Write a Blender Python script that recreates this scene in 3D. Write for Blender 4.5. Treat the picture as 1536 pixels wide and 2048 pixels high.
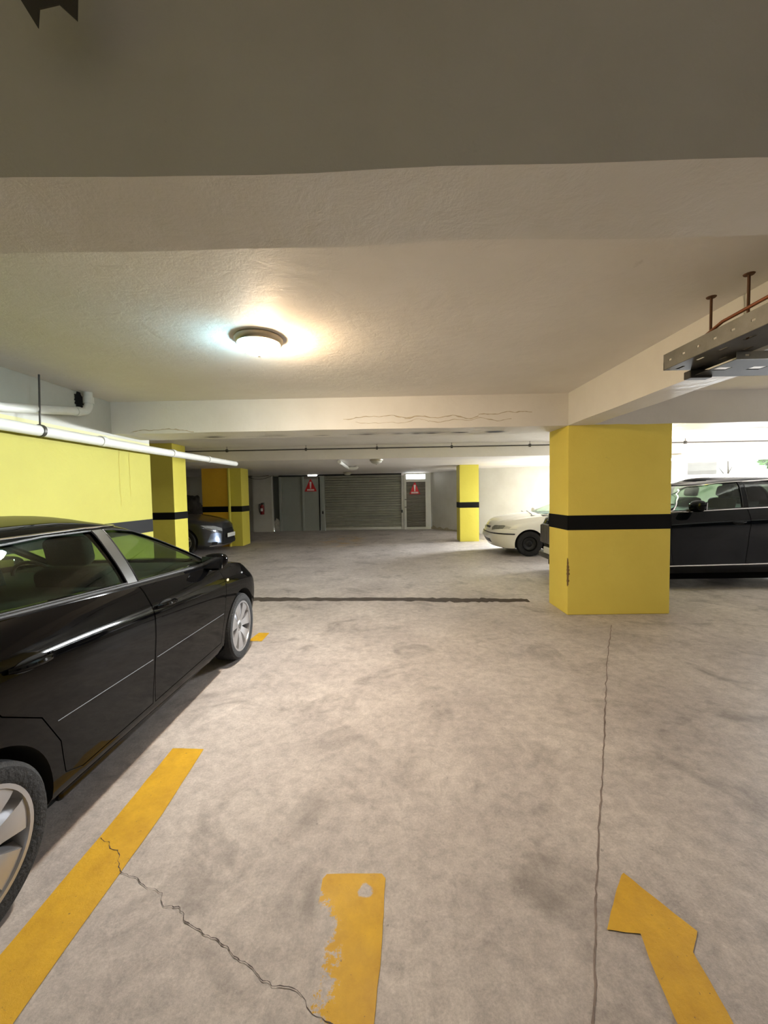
import bpy, bmesh, math, random
from mathutils import Vector, Matrix, noise
from mathutils.bvhtree import BVHTree
random.seed(7)
S = bpy.context.scene
for o in list(bpy.data.objects): bpy.data.objects.remove(o)
COL = S.collection
PI = math.pi

# ------------------------------------------------------------------ camera
YAW, PITCH, ROLL, FPX, CAMH = 0.0143, 0.0463, -0.0168, 800.0, 1.55
cy, sy = math.cos(YAW), math.sin(YAW)
F = Vector((-sy*math.cos(PITCH), cy*math.cos(PITCH), -math.sin(PITCH)))
R0 = Vector((cy, sy, 0)); U0 = R0.cross(F)
R1 = R0*math.cos(ROLL)+U0*math.sin(ROLL); U1 = R1.cross(F)
cd = bpy.data.cameras.new('camera'); cam = bpy.data.objects.new('camera', cd); COL.objects.link(cam)
cd.sensor_fit = 'VERTICAL'; cd.sensor_height = 24; cd.lens = FPX*24/2048; cd.clip_start = 0.02
cam.matrix_world = Matrix(((R1.x, U1.x, -F.x, 0), (R1.y, U1.y, -F.y, 0), (R1.z, U1.z, -F.z, CAMH), (0, 0, 0, 1)))
S.camera = cam
# ------------------------------------------------------------------ view + light
S.view_settings.view_transform = 'Standard'; S.view_settings.look = 'None'
S.view_settings.gamma = 1; S.view_settings.use_curve_mapping = False
S.view_settings.exposure = 0.25
W = bpy.data.worlds.new('World'); S.world = W; W.use_nodes = True
wn = W.node_tree; bg = wn.nodes['Background']
bg.inputs[0].default_value = (0.86, 0.94, 1.0, 1); bg.inputs[1].default_value = 3.0
def area(name, loc, direction, sx, sy_, power, color):
    l = bpy.data.lights.new(name, 'AREA'); l.shape = 'RECTANGLE'; l.size = sx; l.size_y = sy_
    l.energy = power; l.color = color
    o = bpy.data.objects.new(name, l); COL.objects.link(o); o.location = loc
    l.spread = math.radians(125)
    o.rotation_euler = Vector(direction).to_track_quat('-Z', 'Y').to_euler()
    return o
def point(name, loc, power, color, r=.1):
    l = bpy.data.lights.new(name, 'POINT'); l.energy = power; l.color = color; l.shadow_soft_size = r
    o = bpy.data.objects.new(name, l); COL.objects.link(o); o.location = loc; return o
# daylight entering by the high windows of the far right wall
DAY = (0.93, 0.97, 1.0)
area('daylight_window_1', (7.7, 12.9, 2.15), (-.36, -.85, -.22), 2.5, .42, 1100, DAY)
area('daylight_window_2', (11.4, 10.75, 2.15), (-.53, -.85, -.25), 4.6, .42, 1150, DAY)
BOWL_POWER = 690.0

# ------------------------------------------------------------------ materials
def lin(c): return tuple(((x/255)/12.92 if x/255 <= .04045 else (((x/255)+.055)/1.055)**2.4) for x in c)
def mat(name, col, rough=.6, metal=0, vary=0, vscale=4, bump=0, bscale=30, coat=0, col2=None, emis=None, estr=0, spec=None, dirt=None):
    m = bpy.data.materials.new(name); m.use_nodes = True; nt = m.node_tree; b = nt.nodes['Principled BSDF']
    b.inputs['Roughness'].default_value = rough; b.inputs['Metallic'].default_value = metal
    b.inputs['Coat Weight'].default_value = coat; b.inputs['Coat Roughness'].default_value = .04
    if spec is not None: b.inputs['Specular IOR Level'].default_value = spec
    c = lin(col)+(1,)
    tc = nt.nodes.new('ShaderNodeTexCoord')
    n = nt.nodes.new('ShaderNodeTexNoise'); n.inputs['Scale'].default_value = vscale; n.inputs['Detail'].default_value = 8
    n.inputs['Roughness'].default_value = .65
    nt.links.new(tc.outputs['Object'], n.inputs['Vector'])
    r = nt.nodes.new('ShaderNodeValToRGB'); r.color_ramp.elements[0].position = .3; r.color_ramp.elements[1].position = .7
    k = max(0, 1-vary)
    r.color_ramp.elements[0].color = (lin(col2)+(1,)) if col2 else (c[0]*k, c[1]*k, c[2]*k, 1)
    r.color_ramp.elements[1].color = c
    nt.links.new(n.outputs['Fac'], r.inputs['Fac']); nt.links.new(r.outputs['Color'], b.inputs['Base Color'])
    if bump:
        n2 = nt.nodes.new('ShaderNodeTexNoise'); n2.inputs['Scale'].default_value = bscale; n2.inputs['Detail'].default_value = 6
        nt.links.new(tc.outputs['Object'], n2.inputs['Vector'])
        bp = nt.nodes.new('ShaderNodeBump'); bp.inputs['Strength'].default_value = bump; bp.inputs['Distance'].default_value = .02
        nt.links.new(n2.outputs['Fac'], bp.inputs['Height']); nt.links.new(bp.outputs['Normal'], b.inputs['Normal'])
    if emis:
        b.inputs['Emission Color'].default_value = lin(emis)+(1,); b.inputs['Emission Strength'].default_value = estr
    return m
def glass(name, tint, refl=.1):
    m = bpy.data.materials.new(name); m.use_nodes = True; nt = m.node_tree; nt.nodes.clear()
    out = nt.nodes.new('ShaderNodeOutputMaterial'); mx = nt.nodes.new('ShaderNodeMixShader')
    tr = nt.nodes.new('ShaderNodeBsdfTransparent'); gl = nt.nodes.new('ShaderNodeBsdfGlossy'); lw = nt.nodes.new('ShaderNodeLayerWeight'); lw.inputs[0].default_value = .5; pw = nt.nodes.new('ShaderNodeMath'); pw.operation = 'POWER'; pw.inputs[1].default_value = 5; fr = nt.nodes.new('ShaderNodeMath'); fr.operation = 'MULTIPLY_ADD'; fr.inputs[1].default_value = .5; fr.inputs[2].default_value = .025
    nt.links.new(lw.outputs['Facing'], pw.inputs[0]); nt.links.new(pw.outputs[0], fr.inputs[0])
    tr.inputs[0].default_value = tint+(1,); gl.inputs['Roughness'].default_value = .02; gl.inputs[0].default_value = (.9, .9, .9, 1)
    nt.links.new(fr.outputs[0], mx.inputs[0]); nt.links.new(tr.outputs[0], mx.inputs[1]); nt.links.new(gl.outputs[0], mx.inputs[2])
    nt.links.new(mx.outputs[0], out.inputs[0]); return m
def N(nt, t, **kw):
    n = nt.nodes.new(t)
    for k, v in kw.items(): n.inputs[k].default_value = v
    return n
def ramp(nt, src, p0, c0, p1, c1):
    r = nt.nodes.new('ShaderNodeValToRGB'); e = r.color_ramp.elements
    e[0].position = p0; e[0].color = c0; e[1].position = p1; e[1].color = c1
    nt.links.new(src, r.inputs['Fac']); return r.outputs['Color']
def mixc(nt, fac, a, b, mode='MIX'):
    m = nt.nodes.new('ShaderNodeMix'); m.data_type = 'RGBA'; m.blend_type = mode
    if isinstance(fac, (int, float)): m.inputs[0].default_value = fac
    else: nt.links.new(fac, m.inputs[0])
    for s, i in ((a, 6), (b, 7)):
        if isinstance(s, tuple): m.inputs[i].default_value = s
        else: nt.links.new(s, m.inputs[i])
    return m.outputs[2]
def concrete_nodes(nt, b):
    """worn, dusty polished concrete: mottled base, pale scuffs, dark oil stains, bright specks"""
    tc = nt.nodes.new('ShaderNodeTexCoord'); V = tc.outputs['Object']
    def noi(sc, det=8, rg=.6, dist=0):
        n = N(nt, 'ShaderNodeTexNoise', Scale=sc, Detail=det, Roughness=rg, Distortion=dist); nt.links.new(V, n.inputs['Vector']); return n.outputs['Fac']
    base = ramp(nt, noi(1.3, 6, .6), .3, lin((176, 169, 166))+(1,), .7, lin((208, 201, 196))+(1,))
    med = ramp(nt, noi(13, 10, .78, .3), .36, (.66, .65, .65, 1), .62, (1.14, 1.13, 1.12, 1))
    c = mixc(nt, .75, base, med, 'MULTIPLY')
    fine = ramp(nt, noi(95, 6, .85), .36, (.70, .70, .70, 1), .64, (1.22, 1.22, 1.22, 1))
    c = mixc(nt, .6, c, fine, 'MULTIPLY')
    oil = ramp(nt, noi(2.1, 8, .62, .8), .53, (0, 0, 0, 1), .70, (1, 1, 1, 1))
    c = mixc(nt, oil, c, mixc(nt, .50, c, lin((88, 80, 76))+(1,)))
    spots = ramp(nt, noi(23, 3, .5), .72, (0, 0, 0, 1), .76, (1, 1, 1, 1))
    c = mixc(nt, spots, c, mixc(nt, .4, c, lin((70, 65, 65))+(1,)))
    sc = ramp(nt, noi(46, 10, .85, 1.5), .61, (0, 0, 0, 1), .67, (1, 1, 1, 1))
    c = mixc(nt, sc, c, mixc(nt, .65, c, lin((226, 220, 212))+(1,)))
    bp = nt.nodes.new('ShaderNodeBump'); bp.inputs['Strength'].default_value = .35; bp.inputs['Distance'].default_value = .006
    nt.links.new(noi(38, 8, .75), bp.inputs['Height']); nt.links.new(bp.outputs['Normal'], b.inputs['Normal'])
    rr = nt.nodes.new('ShaderNodeMapRange'); rr.inputs['To Min'].default_value = .38; rr.inputs['To Max'].default_value = .75
    nt.links.new(noi(5, 5), rr.inputs['Value']); nt.links.new(rr.outputs[0], b.inputs['Roughness'])
    return c, noi, V
def floor_material():
    m = bpy.data.materials.new('concrete_floor'); m.use_nodes = True; nt = m.node_tree; b = nt.nodes['Principled BSDF']
    c, noi, V = concrete_nodes(nt, b)
    # ghost of old worn yellow paint near the shutter
    sep = nt.nodes.new('ShaderNodeSeparateXYZ'); nt.links.new(V, sep.inputs[0])
    vd = nt.nodes.new('ShaderNodeVectorMath'); vd.operation = 'DISTANCE'; vd.inputs[1].default_value = (-1.6, 13.2, 0)
    mp = nt.nodes.new('ShaderNodeMapping'); mp.inputs['Scale'].default_value = (1.0, .45, 1); mp.inputs['Location'].default_value = (0, 7.26, 0)
    nt.links.new(V, mp.inputs[0]); nt.links.new(mp.outputs[0], vd.inputs[0])
    near = ramp(nt, vd.outputs['Value'], .4, (1, 1, 1, 1), 1.0, (0, 0, 0, 1))
    pat = ramp(nt, noi(2.2, 6, .6), .46, (0, 0, 0, 1), .62, (1, 1, 1, 1))
    f = mixc(nt, 1.0, near, pat, 'MULTIPLY')
    c = mixc(nt, f, c, mixc(nt, .45, c, lin((214, 168, 60))+(1,)))
    nt.links.new(c, b.inputs['Base Color'])
    return m
def paint_material(name, worn):
    """yellow road paint; worn>0 lets the concrete show through along the left edge"""
    m = bpy.data.materials.new(name); m.use_nodes = True; nt = m.node_tree; b = nt.nodes['Principled BSDF']
    c, noi, V = concrete_nodes(nt, b)
    y = ramp(nt, noi(7, 8, .7), .3, lin((196, 150, 22))+(1,), .7, lin((226, 180, 34))+(1,))
    y = mixc(nt, ramp(nt, noi(50, 4, .6), .68, (0, 0, 0, 1), .73, (1, 1, 1, 1)), y, lin((120, 98, 50))+(1,))
    if worn:
        sep = nt.nodes.new('ShaderNodeSeparateXYZ'); nt.links.new(V, sep.inputs[0])
        mr = nt.nodes.new('ShaderNodeMapRange'); mr.inputs['From Min'].default_value = -.30; mr.inputs['From Max'].default_value = -.10
        mr.inputs['To Min'].default_value = .30; mr.inputs['To Max'].default_value = -.25
        nt.links.new(sep.outputs['X'], mr.inputs['Value'])
        mr2 = nt.nodes.new('ShaderNodeMapRange'); mr2.inputs['From Min'].default_value = 1.38; mr2.inputs['From Max'].default_value = 1.52
        mr2.inputs['To Min'].default_value = 0; mr2.inputs['To Max'].default_value = -.35
        nt.links.new(sep.outputs['Y'], mr2.inputs['Value'])
        a = nt.nodes.new('ShaderNodeMath'); a.operation = 'ADD'; nt.links.new(mr.outputs[0], a.inputs[0]); nt.links.new(noi(14, 10, .8), a.inputs[1])
        a2 = nt.nodes.new('ShaderNodeMath'); a2.operation = 'ADD'; nt.links.new(a.outputs[0], a2.inputs[0]); nt.links.new(mr2.outputs[0], a2.inputs[1])
        fac = ramp(nt, a2.outputs[0], .56, (0, 0, 0, 1), .60, (1, 1, 1, 1))
        # one round bare spot near the far end
        vd = nt.nodes.new('ShaderNodeVectorMath'); vd.operation = 'DISTANCE'; vd.inputs[1].default_value = (-.12, 1.49, 0); nt.links.new(V, vd.inputs[0])
        ad = nt.nodes.new('ShaderNodeMath'); ad.operation = 'MULTIPLY_ADD'; ad.inputs[1].default_value = .05; nt.links.new(noi(30, 4), ad.inputs[0]); nt.links.new(vd.outputs['Value'], ad.inputs[2])
        spot = ramp(nt, ad.outputs[0], .048, (1, 1, 1, 1), .056, (0, 0, 0, 1))
        y = mixc(nt, fac, y, c); y = mixc(nt, spot, y, c)
    nt.links.new(y, b.inputs['Base Color'])
    return m
def wallpaint(name, col, col2, cracks=0):
    m = bpy.data.materials.new(name); m.use_nodes = True; nt = m.node_tree; b = nt.nodes['Principled BSDF']
    b.inputs['Roughness'].default_value = .62
    tc = nt.nodes.new('ShaderNodeTexCoord'); V = tc.outputs['Object']
    def noi(sc, det=8, rg=.6, dist=0):
        n = N(nt, 'ShaderNodeTexNoise', Scale=sc, Detail=det, Roughness=rg, Distortion=dist); nt.links.new(V, n.inputs['Vector']); return n.outputs['Fac']
    c = ramp(nt, noi(1.4), .3, lin(col2)+(1,), .65, lin(col)+(1,))
    st = ramp(nt, noi(5, 9, .7, .5), .66, (0, 0, 0, 1), .78, (1, 1, 1, 1))
    c = mixc(nt, st, c, mixc(nt, .25, c, lin((110, 95, 70))+(1,)))
    bp = nt.nodes.new('ShaderNodeBump'); bp.inputs['Strength'].default_value = .4; bp.inputs['Distance'].default_value = .012
    nt.links.new(noi(9, 7, .6, .4), bp.inputs['Height'])
    bp2 = nt.nodes.new('ShaderNodeBump'); bp2.inputs['Strength'].default_value = .25; bp2.inputs['Distance'].default_value = .003
    nt.links.new(noi(90, 4, .6), bp2.inputs['Height']); nt.links.new(bp.outputs['Normal'], bp2.inputs['Normal'])
    nt.links.new(bp2.outputs['Normal'], b.inputs['Normal'])
    nt.links.new(c, b.inputs['Base Color']); return m

M = {}
M['floor'] = floor_material()
M['line'] = paint_material('yellow_line_paint', 0)
M['line_worn'] = paint_material('worn_yellow_line_paint', 1)
M['ceil'] = wallpaint('ceiling_plaster', (236, 232, 226), (228, 223, 216))
M['beam'] = wallpaint('beam_plaster', (232, 229, 222), (222, 218, 210))
M['wall'] = wallpaint('white_wall', (214, 212, 202), (202, 199, 188))
M['yellow'] = wallpaint('yellow_wall_paint', (246, 226, 104), (240, 218, 96))
M['yellow_pale'] = wallpaint('lemon_wall_paint', (232, 222, 92), (226, 214, 84))
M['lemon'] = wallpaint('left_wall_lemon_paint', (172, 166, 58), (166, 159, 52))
M['orange'] = wallpaint('ochre_wall', (244, 196, 56), (236, 186, 46))  # ochre tone of the wall piece by the far left pillar
M['darkwall'] = wallpaint('bounce_cutting_wall', (96, 92, 92), (80, 76, 76))  # walls out of view, coloured dark to cut bounce onto the foreground
M['greywall'] = wallpaint('grey_wall', (160, 150, 140), (146, 136, 128))
M['black'] = mat('black_band_paint', (9, 9, 9), .6, vary=.3, spec=.2)
M['dark'] = mat('dark_plastic', (12, 12, 13), .5)
M['void'] = mat('dark_recess', (6, 6, 6), .9)
M['pvc'] = mat('white_pvc', (222, 222, 214), .4, vary=.12, vscale=6)
M['galv'] = mat('galvanised_steel', (150, 148, 140), .4, .8, vary=.3, vscale=8)
M['galvdark'] = mat('dull_steel', (92, 90, 86), .5, .7, vary=.3, vscale=8)
M['rust'] = mat('rusty_rod', (110, 78, 56), .7, .3, vary=.3, vscale=20)
M['copper'] = mat('copper_pipe', (150, 92, 62), .45, .6, vary=.2)
M['crack'] = mat('crack_dirt', (92, 84, 84), .9, vary=.4, vscale=20)
M['crackdark'] = mat('trench_dirt', (82, 72, 62), .9, vary=.5, vscale=12)
M['joint'] = mat('joint_dirt', (150, 136, 130), .9, vary=.5, vscale=9)
M['shutter'] = mat('shutter_metal', (164, 164, 150), .5, .2, vary=.2, vscale=3)
M['greypanel'] = mat('grey_sheet_metal', (164, 169, 162), .5, .1, vary=.12, vscale=2)
M['alu'] = mat('aluminium_frame', (196, 196, 190), .4, .3, vary=.1)
M['louvre'] = mat('louvre_metal', (150, 146, 136), .45, .35, vary=.12)
M['red'] = mat('sign_red', (205, 30, 42), .45)
M['extred'] = mat('extinguisher_red', (120, 10, 16), .35)
M['white'] = mat('sign_white', (238, 236, 232), .5)
M['brush'] = mat('brushed_lamp_rim', (176, 168, 150), .35, .6, vary=.1)
M['frost'] = mat('frosted_glass_off', (186, 184, 172), .35)
M['tyre'] = mat('tyre_rubber', (20, 20, 20), .8, bump=.4, bscale=60)
M['alloy'] = mat('alloy_rim', (176, 176, 178), .28, .75, vary=.12)
M['steelblack'] = mat('black_steel_rim', (24, 24, 24), .5, .3)
M['chrome'] = mat('chrome', (215, 215, 215), .12, 1)
M['blackpaint'] = mat('black_car_paint', (5, 5, 6), .3, .0, coat=.42, spec=.0)
M['suvpaint'] = mat('dark_navy_car_paint', (5, 8, 12), .3, .0, coat=.4, spec=.0)
M['greypaint'] = mat('dark_grey_car_paint', (52, 54, 60), .3, .5, coat=1.0)
M['whitepaint'] = mat('white_car_paint', (240, 238, 226), .35, .0, coat=.6)
M['seat'] = mat('dark_seat_fabric', (30, 30, 30), .9, bump=.3, bscale=90)
M['interior'] = mat('dark_interior', (16, 16, 17), .8)
M['glass'] = glass('tinted_car_glass', (.70, .79, .70))
M['glassdark'] = glass('dark_tinted_car_glass', (.42, .46, .43))
M['glasslight'] = glass('clear_car_glass', (.84, .92, .87))
M['winglass'] = glass('window_glass', (.95, .97, .96))
M['lens'] = mat('headlight_lens', (190, 196, 200), .12, .3, vary=.4, vscale=14, coat=1)
M['lensamber'] = mat('indicator_lens', (222, 196, 150), .2)
M['leaf'] = mat('tree_leaves', (120, 176, 84), .6, vary=.35, vscale=3)
M['bark'] = mat('tree_bark', (110, 96, 80), .9, vary=.3)
M['facade'] = mat('pale_render', (236, 234, 230), .8, vary=.05)
M['ground'] = mat('outdoor_paving', (200, 198, 192), .9, vary=.1)
M['tarp'] = mat('dark_tarpaulin', (66, 62, 54), .6, vary=.3, bump=.6, bscale=9)
M['spall'] = mat('spalled_concrete', (70, 62, 52), .9, vary=.5, vscale=14)
M['cream'] = wallpaint('cream_wall_paint', (196, 192, 130), (200, 198, 160))
M['leftwhite'] = wallpaint('left_wall_white_paint', (192, 192, 182), (178, 177, 168))
M['under'] = mat('underbody_black', (8, 8, 8), .95, spec=.1)
M['satin'] = mat('satin_grey_trim', (62, 62, 58), .38, .2)
M['plate'] = mat('number_plate', (224, 224, 218), .4)

# ------------------------------------------------------------------ mesh helpers
def link(name, me, m=None, parent=None):
    o = bpy.data.objects.new(name, me); COL.objects.link(o)
    if m is not None:
        for mm in (m if isinstance(m, (list, tuple)) else [m]): me.materials.append(mm)
    if parent is not None: o.parent = parent
    return o
def finish(bm, name, m=None, parent=None, sharp=35):
    bmesh.ops.recalc_face_normals(bm, faces=bm.faces)
    if sharp:
        for f in bm.faces: f.smooth = True
        for e in bm.edges:
            e.smooth = not (len(e.link_faces) == 2 and e.calc_face_angle(0) > math.radians(sharp))
    me = bpy.data.meshes.new(name); bm.to_mesh(me); bm.free()
    return link(name, me, m, parent)
def box(bm, x0, x1, y0, y1, z0, z1, mi=0):
    vs = [bm.verts.new((x, y, z)) for x in (x0, x1) for y in (y0, y1) for z in (z0, z1)]
    fs = []
    for f in ((0, 1, 3, 2), (4, 6, 7, 5), (0, 4, 5, 1), (2, 3, 7, 6), (0, 2, 6, 4), (1, 5, 7, 3)):
        fs.append(bm.faces.new([vs[i] for i in f])); fs[-1].material_index = mi
    return vs
def rbox(bm, x0, x1, y0, y1, z0, z1, r=.02, seg=3, rot=None, mi=0):
    t = bmesh.new(); box(t, x0, x1, y0, y1, z0, z1)
    bmesh.ops.recalc_face_normals(t, faces=t.faces)
    bmesh.ops.bevel(t, geom=t.edges[:]+t.verts[:], offset=r, segments=seg, affect='EDGES', profile=.5)
    if rot: bmesh.ops.transform(t, matrix=rot, verts=t.verts)
    me = bpy.data.meshes.new('t'); t.to_mesh(me); t.free()
    n = len(bm.faces); bm.from_mesh(me); bpy.data.meshes.remove(me)
    bm.faces.ensure_lookup_table()
    for f in bm.faces[n:]: f.material_index = mi
def tube(bm, pts, r, n=10, cap=True, mi=0):
    pts = [Vector(p) for p in pts]; rings = []; prev = None
    for i, p in enumerate(pts):
        d = (pts[min(i+1, len(pts)-1)]-pts[max(i-1, 0)]).normalized()
        if prev is None:
            a = d.cross(Vector((0, 0, 1)));
            if a.length < .1: a = d.cross(Vector((1, 0, 0)))
        else: a = prev-d*prev.dot(d)
        a.normalize(); prev = a; b = d.cross(a)
        rr = r[i] if isinstance(r, (list, tuple)) else r
        rings.append([bm.verts.new(p+(a*math.cos(2*PI*k/n)+b*math.sin(2*PI*k/n))*rr) for k in range(n)])
    for i in range(len(rings)-1):
        for k in range(n):
            f = bm.faces.new((rings[i][k], rings[i][(k+1) % n], rings[i+1][(k+1) % n], rings[i+1][k])); f.material_index = mi
    if cap:
        bm.faces.new(rings[0]).material_index = mi; bm.faces.new(rings[-1][::-1]).material_index = mi
def lathe(bm, prof, n=32, axis='z', c=(0, 0, 0), close=False, mi=0):
    """prof = [(radius, height)] round the axis"""
    rings = []
    def P(r, h, a):
        u, v = r*math.cos(a), r*math.sin(a)
        p = {'z': (u, v, h), 'y': (u, h, v), 'x': (h, u, v)}[axis]
        return Vector(p)+Vector(c)
    for r, h in prof:
        rings.append([bm.verts.new(P(max(r, 1e-5), h, 2*PI*k/n)) for k in range(n)])
    m = len(rings)
    for i in range(m if close else m-1):
        for k in range(n):
            f = bm.faces.new((rings[i][k], rings[i][(k+1) % n], rings[(i+1) % m][(k+1) % n], rings[(i+1) % m][k])); f.material_index = mi
    if not close:
        bmesh.ops.remove_doubles(bm, verts=[v for rg in (rings[0], rings[-1]) for v in rg], dist=1e-4)
def prism(bm, poly, axis, a, b, mi=0):
    """poly 2D; axis 'y': (x,z) extruded y a..b ; 'z': (x,y) extruded z ; 'x': (y,z)"""
    def P(p, t): return {'y': (p[0], t, p[1]), 'z': (p[0], p[1], t), 'x': (t, p[0], p[1])}[axis]
    A = [bm.verts.new(P(p, a)) for p in poly]; B = [bm.verts.new(P(p, b)) for p in poly]
    n = len(poly)
    bm.faces.new(A).material_index = mi; bm.faces.new(B[::-1]).material_index = mi
    for i in range(n): bm.faces.new((A[i], B[i], B[(i+1) % n], A[(i+1) % n])).material_index = mi
def tag(o, label=None, cat=None, group=None, kind=None):
    if label: o['label'] = label
    if cat: o['category'] = cat
    if group: o['group'] = group
    if kind: o['kind'] = kind
    return o
def thing(name, label, cat, loc=(0, 0, 0), rz=0, group=None):
    o = bpy.data.objects.new(name, None); COL.objects.link(o); o.location = loc; o.rotation_euler = (0, 0, rz)
    o.empty_display_size = .1
    return tag(o, label, cat, group)
def boxobj(name, x0, x1, y0, y1, z0, z1, m, parent=None, bev=0):
    bm = bmesh.new()
    if bev: rbox(bm, x0, x1, y0, y1, z0, z1, bev, 2)
    else: box(bm, x0, x1, y0, y1, z0, z1)
    return finish(bm, name, m, parent, 35 if bev else 0)
def copy_tree(o, parent=None):
    c = o.copy(); COL.objects.link(c)
    if parent: c.parent = parent
    for ch in [x for x in bpy.data.objects if x.parent == o]: copy_tree(ch, c)
    return c
def boolean(o, cutter, op='DIFFERENCE'):
    md = o.modifiers.new('b', 'BOOLEAN'); md.operation = op; md.object = cutter; md.solver = 'EXACT'
    dg = bpy.context.evaluated_depsgraph_get(); dg.update()
    me = bpy.data.meshes.new_from_object(o.evaluated_get(dg))
    o.modifiers.clear(); old = o.data; o.data = me; bpy.data.meshes.remove(old)
def kill(*obs):
    for o in obs:
        me = o.data; bpy.data.objects.remove(o)
        if me and me.users == 0: bpy.data.meshes.remove(me)
def resharp(o, ang=32):
    bm = bmesh.new(); bm.from_mesh(o.data)
    for f in bm.faces: f.smooth = True
    for e in bm.edges: e.smooth = not (len(e.link_faces) == 2 and e.calc_face_angle(0) > math.radians(ang))
    bm.to_mesh(o.data); bm.free()
def interp(tab, x):
    if x <= tab[0][0]: return tab[0][1]
    if x >= tab[-1][0]: return tab[-1][1]
    for i in range(len(tab)-1):
        x0, y0 = tab[i]; x1, y1 = tab[i+1]
        if x0 <= x <= x1:
            def sl(j):
                if j <= 0 or j >= len(tab)-1:
                    k = 0 if j <= 0 else len(tab)-2
                    return (tab[k+1][1]-tab[k][1])/(tab[k+1][0]-tab[k][0])
                a = (tab[j][1]-tab[j-1][1])/(tab[j][0]-tab[j-1][0]); b = (tab[j+1][1]-tab[j][1])/(tab[j+1][0]-tab[j][0])
                return 0 if a*b <= 0 else 2*a*b/(a+b)
            h = x1-x0; t = (x-x0)/h
            return (2*t**3-3*t**2+1)*y0+(t**3-2*t**2+t)*h*sl(i)+(-2*t**3+3*t**2)*y1+(t**3-t**2)*h*sl(i+1)
# ------------------------------------------------------------------ the setting
ZC, ZB, ZF, ZN = 2.73, 2.34, 2.40, 2.95      # bay ceiling, beam undersides, far low slab, bay behind the camera
XL, XR, YN, YFAR = -8.6, 14.0, -7.0, 17.15
def grid_slab(name, x0, x1, y0, y1, z, m, step=.5, up=True):
    bm = bmesh.new(); nx = max(1, int((x1-x0)/step)); ny = max(1, int((y1-y0)/step))
    v = [[bm.verts.new((x0+(x1-x0)*i/nx, y0+(y1-y0)*j/ny, z)) for j in range(ny+1)] for i in range(nx+1)]
    for i in range(nx):
        for j in range(ny): bm.faces.new((v[i][j], v[i+1][j], v[i+1][j+1], v[i][j+1]))
    return bm
floor = boxobj('floor', XL, XR, YN, YFAR, -.2, 0, M['floor']); tag(floor, 'dusty mottled grey concrete garage floor', kind='structure')
bm = bmesh.new()
box(bm, XL, XR, 1.05, 9.75, ZC, ZC+.42)
tag(boxobj('ceiling', XL, XR, YN, 1.05, ZN, ZN+.35, M['ceil']), 'ceiling bay above and behind the viewer', kind='structure')
b9 = bmesh.new(); prism(b9, [(XL, 9.75), (14.1, 9.75), (9.1, 12.80), (3.42, 14.98), (1.98, 17.4), (XL, 17.4)], 'z', ZF, ZF+.75)
tag(finish(b9, 'ceiling', M['ceil'], None, 0), 'low far ceiling slab beyond the thin conduit', kind='structure')
ceiling = finish(bm, 'ceiling', M['ceil'], None, 0); tag(ceiling, 'off-white plastered garage ceiling', kind='structure')
def structure(name, o, label):
    o.name = name; return tag(o, label, kind='structure')
# beams
def rough_beam(name, x0, x1, y0, y1, z0, z1, label, seed=0, step=.12, amp=.006, axis='x'):
    bm = bmesh.new(); box(bm, x0, x1, y0, y1, z0, z1)
    L = (x1-x0) if axis == 'x' else (y1-y0); n = int(L/step)
    for k in range(1, n):
        p = (x0+L*k/n, 0, 0) if axis == 'x' else (0, y0+L*k/n, 0)
        g = bm.verts[:]+bm.edges[:]+bm.faces[:]
        bmesh.ops.bisect_plane(bm, geom=g, plane_co=p, plane_no=(1, 0, 0) if axis == 'x' else (0, 1, 0))
    for v in bm.verts:
        s = v.co.x if axis == 'x' else v.co.y
        if v.co.z < z0+.01:
            q = noise.noise(Vector((s*1.7, seed, v.co.y*3 if axis == 'x' else v.co.x*3)))
            v.co.z += q*amp; v.co.y += noise.noise(Vector((s*2.3, seed+5, 0)))*amp if axis == 'x' else 0
            if axis != 'x': v.co.x += noise.noise(Vector((s*2.3, seed+5, 0)))*amp
    o = finish(bm, name, M['beam'], None, 0)
    return tag(o, label, kind='structure')
rough_beam('trim_1', XL, XR, 1.012, 1.308, ZB, ZN+.1, 'near ceiling beam crossing the whole picture', 1, .15, .010)
mid = rough_beam('trim_2', -3.425, XR, 4.943, 5.52, ZB, ZC+.1, 'white ceiling beam behind the glowing lamp, over the big yellow pillar', 2, .1, .010)
rough_beam('trim_3', 2.189, 2.49, 1.30, 4.945, ZB+.002, ZC+.1, 'white ceiling beam running from the big yellow pillar towards the viewer', 3, .15, .005, 'y')
# ragged flaking under the mid beam: dark spalled patches and raised plaster ridges as part of the beam
bm = bmesh.new()
def ragged(bm, x0, x1, y, z, wid, n, seed, up=False):
    a, b = [], []
    for i in range(n+1):
        x = x0+(x1-x0)*i/n
        w = wid*max(.12, (.5+.9*noise.noise(Vector((x*6, seed, 0)))))*math.sin(PI*min(1, max(0, (i+.3)/(n+.6))))
        c = .03*noise.noise(Vector((x*3, seed+9, 0)))
        if up: a.append(bm.verts.new((x, y, z+c-w/2))); b.append(bm.verts.new((x, y-.003, z+c+w/2)))
        else: a.append(bm.verts.new((x, y+c-w/2, z))); b.append(bm.verts.new((x, y+c+w/2, z)))
    for i in range(n): bm.faces.new((a[i], a[i+1], b[i+1], b[i]))
for x0, x1, w in ((-2.5, -2.1, .04), (-1.9, -1.2, .03), (-1.0, -.75, .03), (-.55, -.1, .06), (.0, .75, .06), (.8, 1.05, .04), (1.25, 1.55, .07)):
    ragged(bm, x0, x1, 5.28, ZB-.014, w*1.9, 26, x0)
finish(bm, 'spalled_patch', M['spall'], mid, 0)
bm = bmesh.new()
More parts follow.
